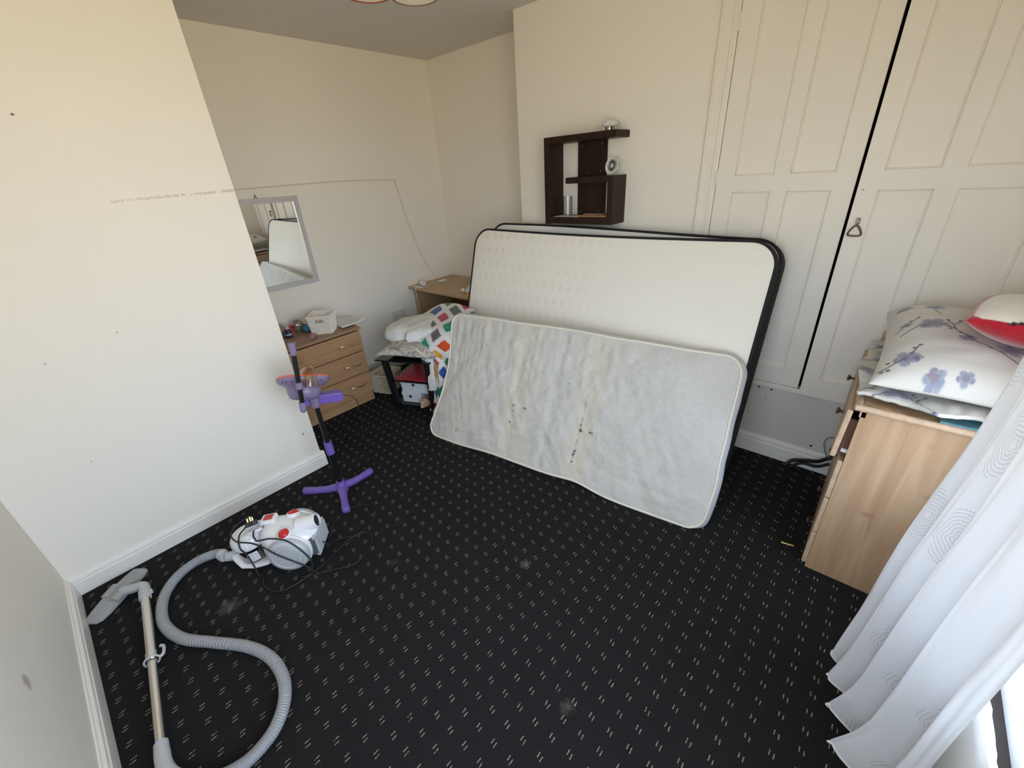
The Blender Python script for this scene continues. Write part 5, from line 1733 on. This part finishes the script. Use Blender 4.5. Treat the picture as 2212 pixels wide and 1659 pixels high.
mb.tube(smooth_path([A1 + dn * 0.02, A1 + dn * 0.07 + Vector((0, 0.004, 0.003)), A1 + dn * 0.12 + Vector((0, 0.02, 0.006)), Vector((-1.22, -0.275, 0.038))], 8), [0.021] + [0.022] * 23 + [0.019], n=20)
build('handgrip', mb, m_plg2, wd)
# nozzle head
ne = Vector((-2.395, -0.195, 0)); ns = Vector((-2.215, -0.400, 0))
nd = (ns - ne).normalized(); nsd = Vector((-nd.y, nd.x, 0))
if nsd.x < 0: nsd = -nsd
Mh = Matrix((( nd.x, nsd.x, 0, (ne.x + ns.x) / 2), (nd.y, nsd.y, 0, (ne.y + ns.y) / 2), (0, 0, 1, 0), (0, 0, 0, 1)))
hl = (ns - ne).length / 2 + 0.005
secs = []
for x, k, zt in ((-hl, 0.55, 0.012), (-hl + 0.012, 0.85, 0.022), (-hl + 0.05, 1.0, 0.026), (-0.03, 1.0, 0.034), (0.03, 1.0, 0.034), (hl - 0.05, 1.0, 0.026), (hl - 0.012, 0.85, 0.022), (hl, 0.55, 0.012)):
    secs.append([Mh @ Vector((x, -0.042 * k, 0.004)), Mh @ Vector((x, -0.040 * k, zt * 0.7)), Mh @ Vector((x, -0.024 * k, zt)), Mh @ Vector((x, 0.020 * k, zt)), Mh @ Vector((x, 0.044 * k, zt * 0.72)), Mh @ Vector((x, 0.050 * k, 0.004))])
mb = MB().grid(secs, smooth=False, closed_u=True)
mb.add(secs[0], [tuple(range(6))]); mb.add(secs[-1], [tuple(reversed(range(6)))])
nzl = build('floor_head', mb, m_plg, wd, bevel=0.003)
build('pedal', MB().box(-0.035, 0.035, -0.036, -0.004, 0.032, 0.040, Mh), m_plg, nzl, bevel=0.003)
piv = Mh @ Vector((0.0, 0.036, 0.028))
build('pivot', MB().cyl(Mh @ Vector((-0.05, 0.034, 0.026)), Mh @ Vector((0.05, 0.034, 0.026)), 0.020, n=20), m_plg, nzl)
el = smooth_path([piv, piv + Vector((0.035, 0.035, 0.012)), Vector((-2.205, -0.203, 0.048)), A0 + dn * 0.01], 7)
eb = build('elbow', MB().tube(el, [0.021] * len(el), n=20).cyl(A0 - dn * 0.02, A0 + dn * 0.03, 0.0225, n=24), m_plg2, wd)
build('release_button', MB().box(-0.012, 0.012, -0.006, 0.006, 0, 0.012, Matrix.Translation(A0 + dn * 0.01 + sd * 0.024)), m_plg2, eb, bevel=0.002)

# mains cable and plug on top
g = lambda x, y, z=0.005: Vector((x, y, z))
vc = lambda x, y, z: VM @ Vector((x, y, z))
cord = vac
path = [vc(0.120, -0.035, 0.215), vc(0.122, -0.055, 0.205), vc(0.14, -0.080, 0.20), vc(0.16, -0.096, 0.205), vc(0.22, -0.10, 0.21), vc(0.30, -0.118, 0.19), vc(0.37, -0.135, 0.08), vc(0.36, -0.16, 0.02), g(-1.70, 0.30), g(-1.63, 0.40), g(-1.57, 0.50), g(-1.60, 0.60), g(-1.68, 0.655),
        g(-1.73, 0.60), g(-1.72, 0.50), g(-1.69, 0.39), g(-1.685, 0.31), g(-1.70, 0.21), g(-1.78, 0.165), g(-1.87, 0.185), vc(0.12, -0.13, 0.02), vc(0.095, -0.10, 0.06), vc(0.075, -0.083, 0.12), vc(0.06, -0.082, 0.165), vc(0.055, -0.045, 0.205), vc(0.07, 0.0, 0.215), vc(0.08, 0.04, 0.235), vc(0.05, 0.062, 0.215), vc(0.01, 0.04, 0.20), vc(0.005, -0.02, 0.20),
        vc(0.05, -0.07, 0.195), vc(0.13, -0.10, 0.20), vc(0.19, -0.125, 0.185), vc(0.23, -0.13, 0.14), vc(0.29, -0.13, 0.08), vc(0.35, -0.135, 0.03), g(-1.66, 0.36), g(-1.64, 0.42)]
build('cord', MB().tube(smooth_path(path, 10), 0.0036, n=8), m_blackrub, cord)
path = [vc(0.37, -0.02, 0.10), vc(0.42, -0.03, 0.06), g(-1.78, 0.53), g(-1.73, 0.60), g(-1.735, 0.68), g(-1.78, 0.75), g(-1.86, 0.765), g(-1.92, 0.73), g(-1.945, 0.66), g(-1.90, 0.56), vc(0.41, 0.03, 0.04)]
build('cord', MB().tube(smooth_path(path, 10), 0.0034, n=8), m_blackrub, cord)
Mq = Matrix.Translation(vc(0.100, 0.0, 0.228)) @ Matrix.Rotation(va + R(25), 4, 'Z') @ Matrix.Rotation(R(-35), 4, 'X')
pg = build('plug', MB().box(-0.024, 0.024, -0.022, 0.022, -0.010, 0.012, Mq).cyl(Mq @ Vector((0, -0.022, 0)), Mq @ Vector((0, -0.045, -0.006)), 0.007, 0.004, n=12), m_blackrub, cord, bevel=0.006)
mb = MB().box(-0.003, 0.003, 0.004, 0.010, 0.012, 0.033, Mq).box(-0.013, -0.008, -0.010, -0.006, 0.012, 0.030, Mq).box(0.008, 0.013, -0.010, -0.006, 0.012, 0.030, Mq)
build('plug_pin', mb, m_brass, pg)

# ------------------------------------------------------------------ purple stand
st = thing('toy_microphone_stand', 'purple and black toy microphone stand on three splayed feet', 'toy stand', (-2.11, 0.735, 0))
P0 = Vector((-2.11, 0.735, 0))
for q in ((-2.292, 0.580, 0), (-2.128, 0.950, 0), (-1.918, 0.652, 0)):
    tgt = Vector(q)
    d = (tgt - P0).normalized()
    Ld = (tgt - P0).length
    pts = [P0 + d * t + Vector((0, 0, z)) for t, z in ((0.005, 0.040), (0.04, 0.034), (0.08, 0.024), (Ld * 0.6, 0.020), (Ld - 0.025, 0.0185), (Ld - 0.008, 0.0175), (Ld, 0.015))]
    build('leg', MB().tube(pts, [0.024, 0.024, 0.022, 0.0205, 0.0235, 0.021, 0.010], n=18), m_purple, st)
build('hub', MB().lathe([(0.034, 0.012), (0.034, 0.045), (0.028, 0.062), (0.022, 0.085), (0.0, 0.086)], Matrix.Translation(P0), n=28), m_purple, st)
build('pole', MB().cyl(P0 + Vector((0, 0, 0.080)), P0 + Vector((0, 0, 0.300)), 0.0155, n=24), m_blackgloss, st)
build('collar', MB().cyl(P0 + Vector((0, 0, 0.285)), P0 + Vector((0, 0, 0.365)), 0.0215, n=24), m_purple, st)['label'] = 'purple joining collar'
build('pole', MB().cyl(P0 + Vector((0, 0, 0.360)), P0 + Vector((0, 0, 0.595)), 0.0135, n=24), m_blackgloss, st)
nk = P0 + Vector((0, 0, 0.590))
build('neck', MB().lathe([(0.017, 0), (0.020, 0.01), (0.022, 0.05), (0.026, 0.07), (0.0, 0.07)], Matrix.Translation(nk), n=24), m_lilac, st)
vd = Vector((-0.885, 0.288, 0)).normalized()
ax = (vd * 0.46 + Vector((0.288, 0.885, 0)) * 0.24 + Vector((0, 0, 0.9))).normalized()
hc = Vector((-2.118, 0.715, 0.755))
zq = ax; xq = Vector((0.288, 0.885, 0)).normalized(); yq = zq.cross(xq)
xq = yq.cross(zq)
Mh2 = Matrix(((xq.x, yq.x, zq.x, hc.x), (xq.y, yq.y, zq.y, hc.y), (xq.z, yq.z, zq.z, hc.z), (0, 0, 0, 1))) @ Matrix.Scale(0.90, 4)
hdm = build('head_shell', MB().lathe([(0.0, -0.108), (0.060, -0.108), (0.078, -0.098), (0.088, -0.070), (0.094, -0.038), (0.106, -0.030), (0.130, -0.018), (0.142, -0.002), (0.144, 0.008), (0.142, 0.017)], Mh2, n=56, sx=1.0, sy=0.82), m_lilac, st)
build('disc', MB().lathe([(0.0, -0.1095), (0.048, -0.1095), (0.050, -0.106)], Mh2 @ Matrix.Translation((0.0, -0.006, 0)), n=40, sy=0.8), plain('dull lilac disc', (0.24, 0.19, 0.32), 0.4), hdm)
build('rim', MB().lathe([(0.1425, 0.016), (0.141, 0.020), (0.132, 0.026), (0.115, 0.029), (0.06, 0.024), (0.0, 0.024)], Mh2, n=56, sy=0.82), m_coral, st)['label'] = 'coral upper rim'
build('dome', MB().lathe([(0.050, -0.045), (0.051, 0.0), (0.048, 0.030), (0.038, 0.055), (0.020, 0.070), (0.0, 0.074)], Mh2 @ Matrix.Translation((0.030, -0.075, 0)), n=36), m_dome, st)['label'] = 'clear amber dome'
mb = MB()
for x, y in ((-0.085, -0.10), (-0.06, -0.107), (-0.105, -0.085), (0.09, -0.098)):
    mb.ellipsoid(Mh2 @ Vector((x, y * 0.98, -0.012)), 0.003, 0.003, 0.003, n=8)
build('screw', mb, m_black, hdm)
# boxy arm behind
sxd = Vector((0.288, 0.885, 0)).normalized()
Mbx = Matrix.Translation(Vector((-2.13, 0.79, 0.612))) @ Matrix.Rotation(math.atan2(sxd.y, sxd.x), 4, 'Z') @ Matrix.Rotation(R(9), 4, 'Y')
build('battery_box', MB().box(-0.115, 0.095, -0.02, 0.035, -0.025, 0.028, Mbx).box(0.095, 0.105, -0.012, 0.02, -0.012, 0.012, Mbx), m_purple, st, bevel=0.012, seg=3)
bc = Mbx @ Vector((0.105, 0, 0))
build('cord', MB().tube(smooth_path([bc, bc + Vector((0.02, 0.035, -0.015)), bc + Vector((0.03, 0.055, -0.08)), bc + Vector((-0.02, 0.06, -0.30)), bc + Vector((-0.12, 0.08, -0.59)), (-2.300, 0.945, 0.005), (-2.22, 0.86, 0.005), (-2.185, 0.79, 0.005), (-2.16, 0.84, 0.005), (-2.21, 0.87, 0.005), (-2.185, 0.95, 0.005), (-2.23, 1.05, 0.005)], 8), 0.0026, n=6), m_blackrub, st)
# short boom bar clipped in front
bt_, bb_ = Vector((-2.0, 0.675, 0.995)), Vector((-2.0, 0.634, 0.668))
dd = bb_ - bt_
boom = build('boom_bar', MB().cyl(bt_, bb_, 0.0115, n=20), m_blackgloss, st)
build('end_cap', MB().cyl(bt_ - dd * 0.02, bt_ + dd * 0.16, 0.0165, 0.0130, n=20), m_lilac, boom)
build('end_cap', MB().tube([bb_ - dd * 0.10, bb_ - dd * 0.02, bb_ + dd * 0.04, bb_ + dd * 0.07], [0.0155, 0.0165, 0.015, 0.006], n=20), m_lilac, boom)
md_ = bt_ + dd * 0.63
build('clip', MB().cyl(md_ - dd * 0.05, md_ + dd * 0.05, 0.0155, n=20).tube([md_, md_ + Vector((-0.05, 0.03, 0.0)), Mh2 @ Vector((-0.02, -0.07, -0.06))], 0.013, n=12), m_lilac, boom)

# ------------------------------------------------------------------ ceiling light with round shades (only the shade rims reach the frame)
cl_ = thing('ceiling_light', 'ceiling light with cream round shades edged in dark red', 'ceiling light', (-1.33, 1.04, H))
cc = Vector((-1.31, 1.03, 0))
build('canopy', MB().lathe([(0.06, H), (0.055, H - 0.02), (0.015, H - 0.035), (0.0, H - 0.035)], Matrix.Translation(cc), n=28), m_white, cl_)
build('stem', MB().cyl(cc + Vector((0, 0, H - 0.03)), cc + Vector((0, 0, 2.28)), 0.008), m_chrome, cl_)
for k, (sx_, sy_, rmm) in enumerate(((-1.372, 0.975, m_shaderim), (-1.310, 1.100, m_rim2), (-1.20, 1.02, m_shaderim))):
    c0 = Vector((sx_, sy_, 0))
    zb = 2.150
    sd_ = build('shade', MB().lathe([(0.070, zb), (0.069, zb + 0.03), (0.058, zb + 0.07), (0.038, zb + 0.10), (0.015, zb + 0.115)], Matrix.Translation(c0), n=36), m_shade, cl_, thick=0.002)
    build('rim', MB().tube([c0 + Vector((0.0705 * math.cos(a), 0.0705 * math.sin(a), zb)) for a in [2 * PI * i / 36 for i in range(36)]], 0.0032, n=6, closed=True), rmm, sd_)
    build('diffuser', MB().lathe([(0.0, zb + 0.004), (0.069, zb + 0.004)], Matrix.Translation(c0), n=36), m_shade, sd_)
    build('arm', MB().tube(smooth_path([cc + Vector((0, 0, 2.29)), (cc + c0) / 2 + Vector((0, 0, 2.32)), c0 + Vector((0, 0, zb + 0.11))], 6), 0.006, n=8), m_chrome, cl_)
